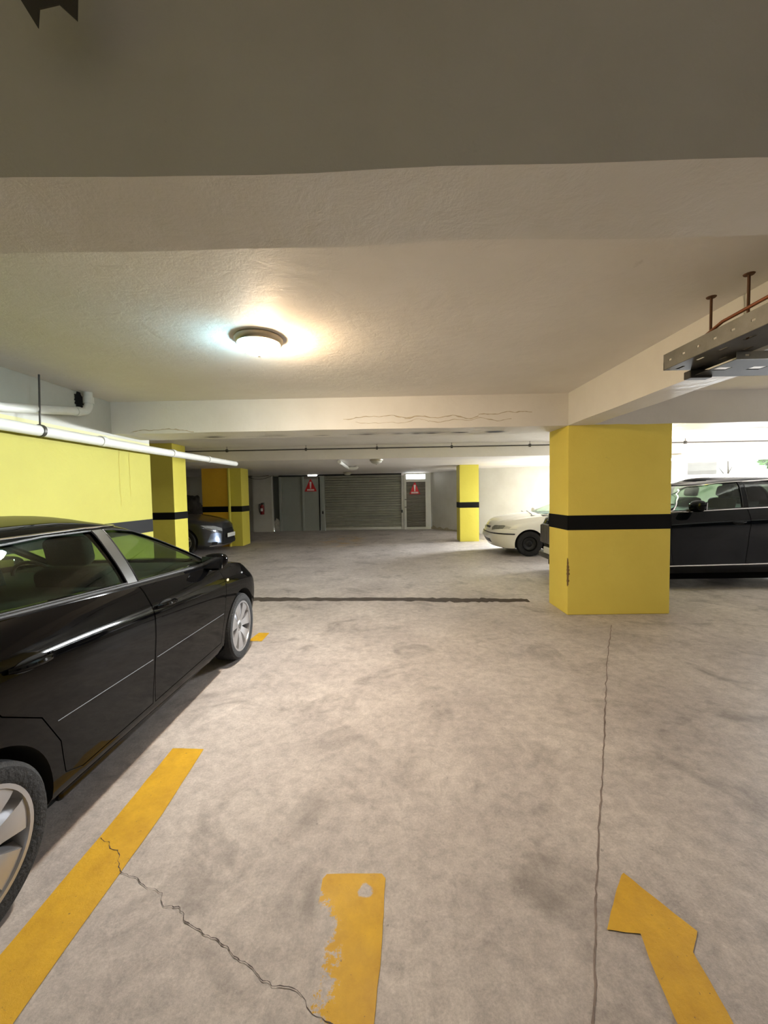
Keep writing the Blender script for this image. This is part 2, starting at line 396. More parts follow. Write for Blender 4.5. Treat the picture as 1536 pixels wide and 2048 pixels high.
for x0, x1, z, w in ((-.55, .35, 2.48, .010), (.2, 1.1, 2.47, .012), (1.1, 1.75, 2.50, .010), (-.4, .5, 2.42, .006), (.5, 1.5, 2.43, .008), (-3.2, -2.4, 2.375, .012)):
    pts = []
    for i in range(30):
        x = x0+(x1-x0)*i/29
        pts.append((x, 4.943, z+.045*noise.noise(Vector((x*4, z*7, 0)))+.012*noise.noise(Vector((x*17, z, 3)))))
    tube(bm, pts, [w*(.25+.75*abs(noise.noise(Vector((i*.4, z, 2)))))*1.15 for i in range(30)], 6)
finish(bm, 'flaking_plaster', mat('flaking_plaster', (206, 192, 168), .9, vary=.3, vscale=12), mid)
# walls
def wallobj(name, boxes, m, label):
    bm = bmesh.new()
    for b in boxes: box(bm, *b)
    return tag(finish(bm, name, m, None, 0), label, kind='structure')
def poly_wall(bm, pts, z0, z1, th=.25):
    """wall whose inner face follows pts (left to right seen from inside), thickness away from the camera"""
    for (xa, ya), (xb, yb) in zip(pts[:-1], pts[1:]):
        d = Vector((xb-xa, yb-ya, 0)).normalized(); n = Vector((-d.y, d.x, 0))*th
        q = [(xa, ya), (xb, yb), (xb+n.x, yb+n.y), (xa+n.x, ya+n.y)]
        prism(bm, q, 'z', z0, z1)
B0, B1, B2, B3 = (1.76, 17.15), (3.3, 14.75), (9.0, 12.55), (14.0, 9.4)
SILL, WTOP = 1.93, 2.375
def lerp2(a, b, t): return (a[0]+(b[0]-a[0])*t, a[1]+(b[1]-a[1])*t)
t1 = .42                                       # windows start here on the B1-B2 run
Wa = lerp2(B1, B2, t1); Wb = lerp2(B1, B2, .97); Wc = lerp2(B2, B3, .03); Wd = lerp2(B2, B3, .95)
bm = bmesh.new()
poly_wall(bm, [B0, B1, Wa], 0, ZF)
poly_wall(bm, [Wa, Wb], 0, SILL); poly_wall(bm, [Wb, B2], 0, ZF); poly_wall(bm, [B2, Wc], 0, ZF); poly_wall(bm, [Wc, Wd], 0, SILL); poly_wall(bm, [Wd, B3], 0, ZF)
poly_wall(bm, [Wa, Wb], WTOP, ZF); poly_wall(bm, [Wc, Wd], WTOP, ZF)
tag(finish(bm, 'wall_right_far', M['wall'], None, 0), 'white plastered far wall right of the louvred door', kind='structure')
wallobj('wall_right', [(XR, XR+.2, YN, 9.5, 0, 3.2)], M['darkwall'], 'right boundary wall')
wallobj('wall_left', [(XL-.2, XL, YN, YFAR, 0, 3.2)], M['greywall'], 'grey boundary wall seen in the gap behind the left pillars')
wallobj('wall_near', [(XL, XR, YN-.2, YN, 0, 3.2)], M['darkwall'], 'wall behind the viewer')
wallobj('wall_far', [(XL, -5.8, YFAR, YFAR+.2, 0, ZF), (-4.95, -4.6, YFAR, YFAR+.2, 0, ZF), (1.72, 2.2, YFAR+.02, YFAR+.2, 0, ZF)], M['wall'], 'far end wall of the garage')
# left yellow wall: white above, yellow below with a black band
XW = -3.425
lw = wallobj('wall_left_near', [(XW-.28, XW, YN, 5.716, 2.195, ZC+.2)], M['leftwhite'], 'left wall, white above and lemon yellow below')
boxobj('cream_strip', XW-.28, XW+.0015, YN, 5.717, 2.20, 2.31, M['cream'], lw)
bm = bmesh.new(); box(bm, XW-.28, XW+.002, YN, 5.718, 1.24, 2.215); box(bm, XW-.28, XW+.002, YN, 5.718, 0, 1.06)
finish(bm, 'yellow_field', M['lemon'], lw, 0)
boxobj('black_band', XW-.28, XW+.003, YN, 5.719, 1.06, 1.24, M['black'], lw)
# drip stains on the yellow field
bm = bmesh.new()
for y0, l in ((5.05, .75), (5.25, .62)):
    a = []; b = []
    for i in range(25):
        t = i/24; z = 2.19-l*t; c = y0+.02*noise.noise(Vector((t*5, y0, 0))); w = .016*(1-t*.6)*(.5+abs(noise.noise(Vector((t*9, y0, 4)))))
        a.append(bm.verts.new((XW+.0035, c-w/2, z))); b.append(bm.verts.new((XW+.0035, c+w/2, z)))
    for i in range(24): bm.faces.new((a[i], a[i+1], b[i+1], b[i]))
finish(bm, 'drip_stain', mat('drip_stain', (176, 160, 48), .7, vary=.3), lw, 0)
# dark hole where the upper pipe enters the beam
bm = bmesh.new(); bmesh.ops.create_icosphere(bm, subdivisions=3, radius=1)
for v in bm.verts:
    q = 1+.75*noise.noise(v.co*2.6)+.3*noise.noise(v.co*6); v.co = Vector((v.co.x*.012, v.co.y*.06*q, v.co.z*.10*q))+Vector((XW, 4.44, 2.63))
finish(bm, 'pipe_hole', M['void'], lw)

# far end: shutter, panels, louvred door
d1 = bpy.data.objects.new('door_1', None); COL.objects.link(d1); d1.location = (-1.13, YFAR, 0); tag(d1, 'closed grey roller shutter at the far end', kind='structure')
def loc(o, par): o.parent = par; o.matrix_parent_inverse = par.matrix_basis.inverted(); return o
bm = bmesh.new(); n = 22; z0, z1 = .10, 2.37; pr = []
for i in range(n):
    za = z0+(z1-z0)*i/n; h = (z1-z0)/n
    for t, d in ((0, .01), (.10, -.045), (.5, -.062), (.76, -.045), (.88, .01)): pr.append((za+h*t, d))
pr.append((z1, 0)); A = [bm.verts.new((-2.76, YFAR+.04+d, z)) for z, d in pr]; B = [bm.verts.new((.50, YFAR+.04+d, z)) for z, d in pr]
for i in range(len(pr)-1): bm.faces.new((A[i], B[i], B[i+1], A[i+1]))
loc(finish(bm, 'shutter_curtain', M['shutter'], None, 30), d1)
loc(boxobj('bottom_bar', -2.76, .5, YFAR-.03, YFAR+.05, 0, .11, M['alu'], None, .01), d1)
loc(boxobj('guide_rail', -2.97, -2.77, YFAR-.08, YFAR+.06, 0, 2.33, M['greypanel'], None, .01), d1)
loc(boxobj('guide_rail', .50, .62, YFAR-.08, YFAR+.06, 0, 2.30, M['alu'], None, .01), d1)
loc(boxobj('shutter_box', -3.0, .52, YFAR-.06, YFAR+.1, 2.36, 2.40, M['void']), d1)
for x in (-2.86, .53): loc(boxobj('lock', x-.03, x+.03, YFAR-.11, YFAR-.08, .72, .84, M['dark'], None, .01), d1)
boxobj('trim_4', XL, XR, YFAR+.21, YFAR+.3, 0, 3.1, M['greywall'])['kind'] = 'structure'
# grey panels left of the shutter
wp = bpy.data.objects.new('wall_panel', None); COL.objects.link(wp); wp.location = (-3.8, YFAR, 0); tag(wp, 'grey sheet metal partition left of the roller shutter', kind='structure')
wp.name = 'wall_far_partition'
loc(boxobj('panel', -4.62, -3.74, YFAR-.02, YFAR+.04, 0, 2.33, M['greypanel']), wp)
loc(boxobj('panel', -3.66, -3.03, YFAR-.02, YFAR+.04, 0, 2.22, M['greypanel']), wp)
loc(boxobj('panel', -4.97, -4.72, YFAR-.01, YFAR+.04, 0, 2.36, mat('dark_panel', (84, 88, 82), .5, vary=.1)), wp)
loc(boxobj('post', -4.73, -4.64, YFAR-.09, YFAR+.03, 0, 2.33, M['greypanel'], None, .008), wp)
loc(boxobj('post', -3.75, -3.66, YFAR-.08, YFAR+.03, 0, 2.33, M['greypanel'], None, .008), wp)
loc(boxobj('seam', -3.03, -2.99, YFAR-.015, YFAR+.03, 0, 2.3, M['void']), wp)
loc(boxobj('head_rail', -4.73, -3.0, YFAR-.07, YFAR+.03, 2.33, 2.385, M['dark'], None, .006), wp)
boxobj('daylight_slot', -3.47, -3.08, YFAR-.075, YFAR-.02, 2.345, 2.395, mat('lit_slot', (255, 255, 250), .5, emis=(255, 255, 250), estr=9)).name = 'glowing_gap_strip'  # glowing strip stands in for the bright gap above the panels
tag(bpy.data.objects['glowing_gap_strip'], 'small glowing white strip for the bright gap above the left warning triangle', 'lamp')
# louvred door
d2 = bpy.data.objects.new('door_2', None); COL.objects.link(d2); d2.location = (1.15, YFAR, 0); tag(d2, 'grey louvred metal door right of the roller shutter', kind='structure')
bm = bmesh.new(); box(bm, .62, .72, 17.03, 17.12, 0, 2.38); box(bm, 1.53, 1.75, 17.03, 17.12, 0, 2.38); box(bm, .72, 1.53, 17.03, 17.12, 2.02, 2.14); box(bm, .72, 1.53, 17.03, 17.12, 0, .10); box(bm, .72, 1.53, 17.03, 17.12, 2.34, 2.40)
loc(finish(bm, 'door_frame', M['alu'], None, 0), d2)
bm = bmesh.new(); n = 30
for i in range(n):
    z = .10+1.92*i/n; h = 1.92/n
    vs = [bm.verts.new(p) for p in ((.72, 17.10, z), (1.53, 17.10, z), (1.53, 17.055, z+h*.75), (.72, 17.055, z+h*.75), (.72, 17.10, z+h), (1.53, 17.10, z+h))]
    bm.faces.new(vs[:4]); bm.faces.new((vs[3], vs[2], vs[5], vs[4]))
loc(finish(bm, 'louvre_panel', M['louvre'], None, 0), d2)
loc(boxobj('transom_light', .72, 1.53, 17.085, 17.11, 2.14, 2.34, mat('daylit_transom', (255, 255, 255), .4, emis=(250, 253, 255), estr=7)), d2)
for z in (.95, 1.28): loc(boxobj('door_handle', .64, .72, 16.99, 17.03, z-.015, z+.015, M['galvdark'], None, .006), d2)
# rubble-like broken plaster at door 2 foot and beside partition
bm = bmesh.new()
for cx, cz, sx, sz in ((-4.86, .27, .13, .28), (-4.8, .1, .16, .1)):
    t = bmesh.new(); bmesh.ops.create_icosphere(t, subdivisions=4, radius=1)
    for v in t.verts:
        q = 1+.25*noise.noise(v.co*3+Vector((cx, 0, 0)))+.1*noise.noise(v.co*9)
        v.co = Vector((v.co.x*sx*q+cx, v.co.y*.06*q+YFAR, max(0, v.co.z*sz*q+cz)))
    me = bpy.data.meshes.new('t'); t.to_mesh(me); t.free(); bm.from_mesh(me)
finish(bm, 'trim_5', mat('broken_plaster', (200, 196, 186), .9, vary=.35, vscale=14, bump=.6, bscale=30))['kind'] = 'structure'
# flaking skirting along the far right wall
bm = bmesh.new(); a = []; b = []
d = Vector((B1[0]-B0[0], B1[1]-B0[1], 0)); L = d.length; d.normalize(); nn = Vector((-d.y, d.x, 0))
for i in range(60):
    t = i/59; p = Vector((B0[0], B0[1], 0))+d*L*t-nn*.004
    h = .05+.16*abs(noise.noise(Vector((t*7, 1, 0))))+.35*max(0, .12-t)*6*abs(noise.noise(Vector((t*30, 3, 0))))
    a.append(bm.verts.new(p)); b.append(bm.verts.new(p+Vector((0, 0, h))))
for i in range(59): bm.faces.new((a[i], a[i+1], b[i+1], b[i]))
finish(bm, 'baseboard_far', mat('damp_plaster', (196, 186, 160), .9, vary=.3, vscale=12), None, 0)['kind'] = 'structure'

# windows
def window(name, Pa, Pb, n, label):
    w = bpy.data.objects.new(name, None); COL.objects.link(w)
    a = Vector((Pa[0], Pa[1], 0)); b = Vector((Pb[0], Pb[1], 0)); L = (b-a).length; ang = math.atan2(b.y-a.y, b.x-a.x)
    w.location = a; w.rotation_euler = (0, 0, ang); tag(w, label, kind='structure')
    bm = bmesh.new(); fr = .035
    box(bm, 0, L, .08, .14, SILL, SILL+fr); box(bm, 0, L, .08, .14, WTOP-fr, WTOP)
    for i in range(n+1):
        x = L*i/n; box(bm, max(0, x-fr/2), min(L, x+fr/2), .075, .145, SILL, WTOP)
    finish(bm, 'window_frame', M['white'], w, 0)
    for i in range(n):
        boxobj('pane', L*i/n+fr/2, L*(i+1)/n-fr/2, .105, .111, SILL+fr, WTOP-fr, M['winglass'], w)
window('window_1', Wa, Wb, 3, 'high strip window in the far right wall, left run')
window('window_2', Wc, Wd, 5, 'high strip window in the far right wall, right run above the black car')

# floor details (parts of the floor)
def ribbon(pts, w, z=.0015, jit=0, seed=0, sub=6, wj=.6):
    bm = bmesh.new(); P = []
    for i in range(len(pts)-1):
        for k in range(sub):
            t = k/sub; P.append(Vector((pts[i][0]*(1-t)+pts[i+1][0]*t, pts[i][1]*(1-t)+pts[i+1][1]*t, 0)))
    P.append(Vector((pts[-1][0], pts[-1][1], 0))); A = []; B = []
    for i, p in enumerate(P):
        d = (P[min(i+1, len(P)-1)]-P[max(0, i-1)]).normalized(); n = Vector((-d.y, d.x, 0))
        p = p+n*jit*noise.noise(Vector((p.x*11, p.y*11, seed)))*2+n*jit*noise.noise(Vector((p.x*43, p.y*43, seed)))
        ww = w*(1-wj+wj*2*abs(noise.noise(Vector((i*.37, seed, 7)))))
        A.append(bm.verts.new(p+n*ww/2+Vector((0, 0, z)))); B.append(bm.verts.new(p-n*ww/2+Vector((0, 0, z))))
    for i in range(len(P)-1): bm.faces.new((A[i], A[i+1], B[i+1], B[i]))
    return bm
finish(ribbon([(-1.34, 1.74), (-1.26, 1.70), (-1.14, 1.58), (-.97, 1.50), (-.83, 1.42), (-.70, 1.34), (-.59, 1.30), (-.52, 1.25), (-.37, 1.19), (-.20, 1.10), (-.05, 1.0), (.2, .85)], .0045, .0042, .012, 3, 14, .75), 'floor_crack', M['crack'], floor, 0)
finish(ribbon([(2.52, 4.56), (1.9, 3.5), (1.25, 2.33), (.81, 1.55), (.57, 1.10), (.2, .4)], .010, .0012, .004, 5, 24, .5), 'floor_joint', M['joint'], floor, 0)
finish(ribbon([(-3.1, 6.0), (-1.9, 5.88), (0, 5.80), (1.2, 5.68), (1.95, 5.64)], .24, .0013, .02, 8, 20, .35), 'floor_trench', M['crackdark'], floor, 0)

# ------------------------------------------------------------------ painted markings
def marking(name, poly, m, label, z=.003, cat='road marking', group=None):
    bm = bmesh.new(); vs = [bm.verts.new((x, y, z)) for x, y in poly]; bm.faces.new(vs)
    bmesh.ops.subdivide_edges(bm, edges=bm.edges[:], cuts=6)
    bmesh.ops.triangulate(bm, faces=bm.faces[:])
    for v in bm.verts:
        v.co.x += .004*noise.noise(v.co*14); v.co.y += .004*noise.noise(v.co*17+Vector((3, 3, 3)))
    return tag(finish(bm, name, m, None, 0), label, cat, group)
marking('bay_line', [(-1.355, .3), (-1.13, .3), (-1.14, 1.3), (-1.135, 1.87), (-1.165, 2.37), (-1.36, 2.38), (-1.35, 1.75)], M['line'], 'solid yellow floor line beside the near black hatchback')
marking('bay_line', [(-.29, .3), (-.08, .3), (-.07, 1.1), (-.05, 1.3), (-.04, 1.54), (-.055, 1.56), (-.28, 1.56), (-.295, 1.54), (-.295, 1.2)], M['line_worn'], 'short chipped yellow floor line in the middle foreground')
marking('floor_arrow', [(.80, .3), (.97, .3), (.97, 1.1), (.99, 1.28), (1.05, 1.345), (.92, 1.56), (.905, 1.55), (.74, 1.35), (.85, 1.335), (.825, 1.22), (.81, 1.1)], M['line'], 'yellow floor arrow at the bottom right, pointing away')
marking('bay_line', [(-1.53, 4.18), (-1.385, 4.17), (-1.375, 4.42), (-1.50, 4.43)], M['line'], 'small worn yellow patch just past the near hatchback front tyre')

# ------------------------------------------------------------------ pillars
def pillar(x0, x1, y0, y1, top, m, label, bands=True, group=None, zb=(1.06, 1.235), name='concrete_pillar'):
    bm = bmesh.new(); rbox(bm, x0, x1, y0, y1, -.0, top, .008, 2)
    for k in range(1, 14):
        bmesh.ops.bisect_plane(bm, geom=bm.verts[:]+bm.edges[:]+bm.faces[:], plane_co=(0, 0, top*k/14), plane_no=(0, 0, 1))
    o = finish(bm, name, m, None, 0)
    tag(o, label, 'pillar', 'yellow pillars with black bands')
    if bands:
        e = .004; b2 = bmesh.new(); box(b2, x0-e, x1+e, y0-e, y1+e, *zb)
        for f in list(b2.faces):
            if abs(f.normal.z) > .5: b2.faces.remove(f)
        finish(b2, 'black_band', M['black'], o, 0)
    return o
bp_ = pillar(2.189, 3.447, 4.945, 5.516, ZB+.01, M['yellow'], 'wide yellow pillar in front of the large black car, black band round it', zb=(1.06, 1.24))
# chipped corner strip
bm = bmesh.new(); a = []; b = []
for i in range(30):
    t = i/29; z = .36+.36*t; w = .028*math.sin(PI*t)**.5*(.5+abs(noise.noise(Vector((t*8, 0, 0)))))
    a.append(bm.verts.new((2.186, 4.943+w, z))); b.append(bm.verts.new((2.187+w*1.2, 4.9435, z)))
c = [bm.verts.new((2.1855, 4.9415, .36+.36*i/29)) for i in range(30)]
for i in range(29): bm.faces.new((a[i], a[i+1], c[i+1], c[i])); bm.faces.new((c[i], c[i+1], b[i+1], b[i]))
finish(bm, 'chipped_corner', mat('bare_render', (150, 120, 70), .9, vary=.4, vscale=30), bp_, 0)
pillar(2.192, 2.79, 12.53, 13.1, ZF, M['yellow_pale'], 'slim yellow pillar standing free near the far wall, left of the white car')
pillar(-5.7, -4.75, 8.76, 9.33, ZC, M['yellow_pale'], 'yellow pillar just past the end of the left yellow wall', zb=(1.05, 1.21))
p3 = pillar(-5.0, -4.55, 12.25, 12.9, ZF, M['yellow_pale'], 'far left yellow pillar beside the dark grey car nose', zb=(1.06, 1.235))
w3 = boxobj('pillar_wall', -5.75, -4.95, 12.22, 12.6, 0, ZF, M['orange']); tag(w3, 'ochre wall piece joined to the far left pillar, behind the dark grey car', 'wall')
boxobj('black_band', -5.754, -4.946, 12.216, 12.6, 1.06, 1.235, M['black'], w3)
wpil = boxobj('white_pillar', -5.80, -5.0, 16.9, 17.14, 0, ZF, M['wall']); tag(wpil, 'white painted pillar carrying the fire extinguisher', 'pillar')

# ------------------------------------------------------------------ lamps
def lamp(x, y, z, lit, label, s=1.0, group=None, power=None):
    t = thing('ceiling_lamp', label, 'lamp', (x, y, z), 0, group)
    bm = bmesh.new(); lathe(bm, [(.0, 0), (.168*s, 0), (.177*s, -.010), (.176*s, -.026), (.168*s, -.043), (.159*s, -.050), (.150*s, -.049), (.148*s, -.02), (0, -.02)], 48); finish(bm, 'lamp_rim', M['brush'], t)
    bm = bmesh.new(); pr = [(.150*s*math.cos(a), -.044-.082*s*math.sin(a)) for a in [PI/2*k/12 for k in range(13)]]
    lathe(bm, pr, 48)
    if lit:
        m = bpy.data.materials.new('lit_bowl'); m.use_nodes = True; nt = m.node_tree; nt.nodes.clear()
        out = nt.nodes.new('ShaderNodeOutputMaterial'); em = nt.nodes.new('ShaderNodeEmission'); em.inputs[1].default_value = power or BOWL_POWER
        tc = nt.nodes.new('ShaderNodeTexCoord'); sp = nt.nodes.new('ShaderNodeSeparateXYZ'); nt.links.new(tc.outputs['Object'], sp.inputs[0])
        mr = nt.nodes.new('ShaderNodeMapRange'); mr.inputs['From Min'].default_value = -.12; mr.inputs['From Max'].default_value = .12
        nt.links.new(sp.outputs['X'], mr.inputs['Value'])
        # a cool bulb on the left of the bowl and a warm one on the right; glow weighted to the far side to dim the foreground
        pw = power or BOWL_POWER
        side = ramp(nt, mr.outputs[0], .30, (.19, .42, .50, 1), .70, (1.25, .80, .36, 1)); low = ramp(nt, mr.outputs[0], .20, (.50, .55, .57, 1), .80, (1.35, 1.12, .90, 1))
        def rng(src, f0, f1, t0, t1):
            n = nt.nodes.new('ShaderNodeMapRange'); n.inputs['From Min'].default_value = f0; n.inputs['From Max'].default_value = f1
            for k, v in (('To Min', t0), ('To Max', t1)):
                if isinstance(v, float): n.inputs[k].default_value = v
                else: nt.links.new(v, n.inputs[k])
            nt.links.new(src, n.inputs['Value']); return n.outputs[0]
        up = rng(sp.outputs['Z'], -.115, -.055, 0.0, 1.0)
        c = mixc(nt, up, low, side); nt.links.new(c, em.inputs[0])
        ab = nt.nodes.new('ShaderNodeMath'); ab.operation = 'POWER'; ab.inputs[1].default_value = 2; nt.links.new(sp.outputs['X'], ab.inputs[0])
        far = rng(sp.outputs['Y'], -.03, .12, pw*.006, pw*.20)
        sidev = rng(ab.outputs[0], 0.0, .0225, far, pw*.34)
        lowv = rng(sp.outputs['Y'], -.12, .12, pw*.45, pw*1.15)
        nt.links.new(rng(sp.outputs['Z'], -.125, -.05, lowv, sidev), em.inputs[1])
        nt.links.new(em.outputs[0], out.inputs[0])
        finish(bm, 'glass_bowl', m, t)
    else: finish(bm, 'glass_bowl', M['frost'], t)
    bm = bmesh.new(); lathe(bm, [(0, -.118*s), (.014*s, -.12*s), (.02*s, -.128*s), (.014*s, -.138*s), (0, -.142*s)], 16); finish(bm, 'finial', M['brush'], t)
    return t
lamp(-.96, 3.04, ZC, True, 'glowing round glass bowl lamp on the ceiling, white bowl with metal rim')
lamp(-.31, 9.99, ZF, False, 'unlit round ceiling lamp in front of the roller shutter, right of the short white pipe', .95, 'unlit ceiling lamps')
lamp(-1.62, 15.6, ZF, False, 'tiny unlit ceiling lamp right above the roller shutter', .95, 'unlit ceiling lamps')
lamp(7.0, 9.95, ZF, False, 'unlit round ceiling lamp above the large black car', .95, 'unlit ceiling lamps')
lamp(-.3, -2.6, ZN, True, 'unseen round glass bowl lamp added behind the viewer', power=4.0)  # unseen lamp, added to light the foreground faintly

# ------------------------------------------------------------------ pipes
def pipe(name, pts, r, m, label, cat='pipe', extras=None):
    bm = bmesh.new(); tube(bm, pts, r, 20); return tag(finish(bm, name, m), label, cat)
def collar(par, p, d, r, l=.05, m=None, name='pipe_collar'):
    p = Vector(p); d = Vector(d).normalized(); bm = bmesh.new(); tube(bm, [p-d*l/2, p+d*l/2], r, 20); finish(bm, name, m or M['pvc'], par)
pp = pipe('drain_pipe', [(-3.30, -.5, 2.10), (-3.30, 3.4, 2.195), (-3.30, 5.52, 2.205), (-3.30, 8.6, 2.24)], .052, M['pvc'], 'long white drain pipe running along the top of the left yellow wall')
for y in (1.2, 2.9, 4.6, 6.1, 7.3): collar(pp, (-3.30, y, 2.10+(y+.5)*.0245 if y < 3.4 else 2.195+(y-3.4)*.008), (0, 1, .01), .060, .07)
collar(pp, (-3.30, 3.78, 2.199), (0, 1, 0), .060, .03, M['galvdark'], 'pipe_clamp')
bm = bmesh.new(); tube(bm, [(-3.30, 3.78, 2.24), (-3.30, 3.80, ZC)], .008, 8); finish(bm, 'hanger_rod', M['galvdark'], pp)
pts = [(-3.34, -.5, 2.335), (-3.34, 3.45, 2.35), (-3.34, 4.38, 2.50)]
for k in range(1, 8):
    a = PI/2*k/7; pts.append((-3.34, 4.38+.09*math.sin(a), 2.50+.012*math.sin(a)+.10*(1-math.cos(a))))
pts += [(-3.34, 4.47, 2.66), (-3.34, 4.47, ZC)]
bm = bmesh.new(); tube(bm, pts, .042, 20); p2 = tag(finish(bm, 'drain_pipe', M['pvc']), 'upper white pipe on the left wall with an elbow going up into the ceiling', 'pipe')
collar(p2, (-3.34, 4.47, 2.64), (0, 0, 1), .052, .07); collar(p2, (-3.34, 4.30, 2.487), (0, 1, .16), .050, .06)
bm = bmesh.new(); tube(bm, [(-4.90, 12.17, 0), (-4.90, 12.17, ZF)], .04, 16); tag(finish(bm, 'downpipe', M['yellow_pale']), 'yellow painted vertical pipe on the front of the far left pillar', 'pipe')
# conduit across
bm = bmesh.new(); tube(bm, [(-5.0, 9.6, 2.635), (0, 9.6, 2.635), (9, 9.6, 2.635)], .014, 10)
cp = tag(finish(bm, 'conduit', M['galvdark']), 'thin grey conduit crossing below the ceiling beyond the white beam', 'pipe')
for x in (-3.88, -1.98, -.28, 1.50, 3.35, 5.2, 7.0):
    bm = bmesh.new(); lathe(bm, [(.0, -.022), (.036, -.022), (.036, .022), (0, .022)], 14, 'x', (x, 9.6, 2.635)); tube(bm, [(x, 9.6, 2.66), (x, 9.6, ZC)], .006, 6); finish(bm, 'conduit_clamp', M['galvdark'], cp)
# short white pipe with elbow on low slab
pts = [(-1.22, 9.85, 2.345), (-1.24, 12.2, 2.335)]
bm = bmesh.new(); tube(bm, pts, .045, 18); sp_ = tag(finish(bm, 'drain_pipe', M['pvc']), 'short white pipe under the far ceiling, ending in a curved elbow', 'pipe')
bm = bmesh.new(); tube(bm, [(-1.24, 12.2, 2.335)]+[(-1.24+.22*math.sin(a)*1.0, 12.2+.06*math.sin(a), 2.335+.0*a) for a in (.3, .6, .9, 1.2)]+[(-1.0, 12.26, 2.345), (-.97, 12.26, ZF-.01)], .05, 18); finish(bm, 'pipe_elbow', M['pvc'], sp_)

# ------------------------------------------------------------------ cable tray
def perforated(bm, p0, u, v, L, H, nholes, th=.003, hw=.012, hh=.006, start=.06):
    """thin vertical/horizontal strip with slots: outer quad L x H built from cells, holes left out"""
    p0, u, v = Vector(p0), Vector(u), Vector(v); n = u.cross(v).normalized()*th
    xs = [0]
    for i in range(nholes):
        c = start+(L-2*start)*i/max(1, nholes-1); xs += [c-hw, c+hw]
    xs.append(L); ys = [0, H/2-hh, H/2+hh, H]
    for i in range(len(xs)-1):
        for j in range(3):
            if j == 1 and i % 2 == 1: continue
            q = [p0+u*xs[i]+v*ys[j], p0+u*xs[i+1]+v*ys[j], p0+u*xs[i+1]+v*ys[j+1], p0+u*xs[i]+v*ys[j+1]]
            A = [bm.verts.new(w) for w in q]; B = [bm.verts.new(w+n) for w in q]
            bm.faces.new(A); bm.faces.new(B[::-1])
            for k in range(4): bm.faces.new((A[k], B[k], B[(k+1) % 4], A[(k+1) % 4]))
ct = thing('cable_tray', 'galvanised perforated cable tray hung on rods at the upper right', 'cable tray', (0, 0, 0))
zt = 2.31
bm = bmesh.new(); perforated(bm, (1.77, .1, zt), (0, 1, 0), (0, 0, 1), 2.53, .095, 22); finish(bm, 'side_rail', M['galv'], ct, 0)
bm = bmesh.new(); perforated(bm, (2.03, .1, zt), (0, 1, 0), (0, 0, 1), 2.53, .095, 22); finish(bm, 'side_rail', M['galv'], ct, 0)
bm = bmesh.new(); perforated(bm, (1.77, .1, zt), (0, 1, 0), (1, 0, 0), 2.53, .13, 16, .003, .03, .01); perforated(bm, (1.90, .1, zt), (0, 1, 0), (1, 0, 0), 2.53, .13, 16, .003, .03, .01); finish(bm, 'tray_bottom', M['galvdark'], ct, 0)
bm = bmesh.new(); box(bm, 1.77, 2.033, 2.625, 2.63, zt, zt+.05); finish(bm, 'end_plate', M['galvdark'], ct, 0)
for y in (2.65-.09, 2.30, 1.2):
    bm = bmesh.new(); tube(bm, [(2.01, y, zt+.03), (2.01, y, ZC)], .0075, 8); finish(bm, 'hanger_rod', M['rust'], ct)
    bm = bmesh.new(); lathe(bm, [(0, 0), (.02, 0), (.02, .012), (0, .012)], 6, 'z', (2.01, y, zt+.095)); finish(bm, 'nut', M['galv'], ct)
    bm = bmesh.new(); lathe(bm, [(0, 0), (.028, 0), (.024, -.006), (0, -.008)], 12, 'z', (2.01, y, ZC)); finish(bm, 'ceiling_anchor', M['rust'], ct)
bm = bmesh.new(); tube(bm, [(1.84, 2.42, zt+.05), (1.81, 2.36, zt+.10), (1.79, 2.2, zt+.125), (1.78, 1.6, zt+.135), (1.78, .2, zt+.14)], .009, 10)
tag(finish(bm, 'copper_pipe', M['copper']), 'thin copper pipe lying along the top edge of the cable tray', 'pipe')
M['shadowsteel'] = mat('shaded_steel', (66, 66, 64), .6, .5, vary=.3, vscale=8)  # lower tray darkened in colour to stand for the shade it hangs in
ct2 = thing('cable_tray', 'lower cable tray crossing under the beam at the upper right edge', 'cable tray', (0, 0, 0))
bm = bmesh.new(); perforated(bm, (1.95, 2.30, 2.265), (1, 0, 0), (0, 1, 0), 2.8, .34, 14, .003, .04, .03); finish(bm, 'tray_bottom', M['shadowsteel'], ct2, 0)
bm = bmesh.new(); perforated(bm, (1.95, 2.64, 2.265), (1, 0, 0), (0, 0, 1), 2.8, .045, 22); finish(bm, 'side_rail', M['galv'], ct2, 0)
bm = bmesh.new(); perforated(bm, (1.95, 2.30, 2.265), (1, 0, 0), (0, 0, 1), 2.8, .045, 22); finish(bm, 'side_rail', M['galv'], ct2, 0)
bm = bmesh.new(); rbox(bm, 1.92, 2.06, 2.60, 2.66, 2.25, 2.30, .004, 1); finish(bm, 'joint_bracket', M['galvdark'], ct2)
# dark bracket on the near beam, top left
bk = thing('wall_bracket', 'dark metal bracket with two pointed tabs hanging at the top left corner of the picture', 'bracket', (0, 0, 0))
bm = bmesh.new(); prism(bm, [(-.815, 2.69), (-.742, 2.566), (-.737, 2.605), (-.694, 2.613), (-.656, 2.578), (-.648, 2.69)], 'y', .90, .903); finish(bm, 'pointed_plate', M['galvdark'], bk, 0)
bm = bmesh.new(); box(bm, -.76, -.70, .903, .907, 2.66, ZN); finish(bm, 'hanger_strap', M['dark'], bk, 0)

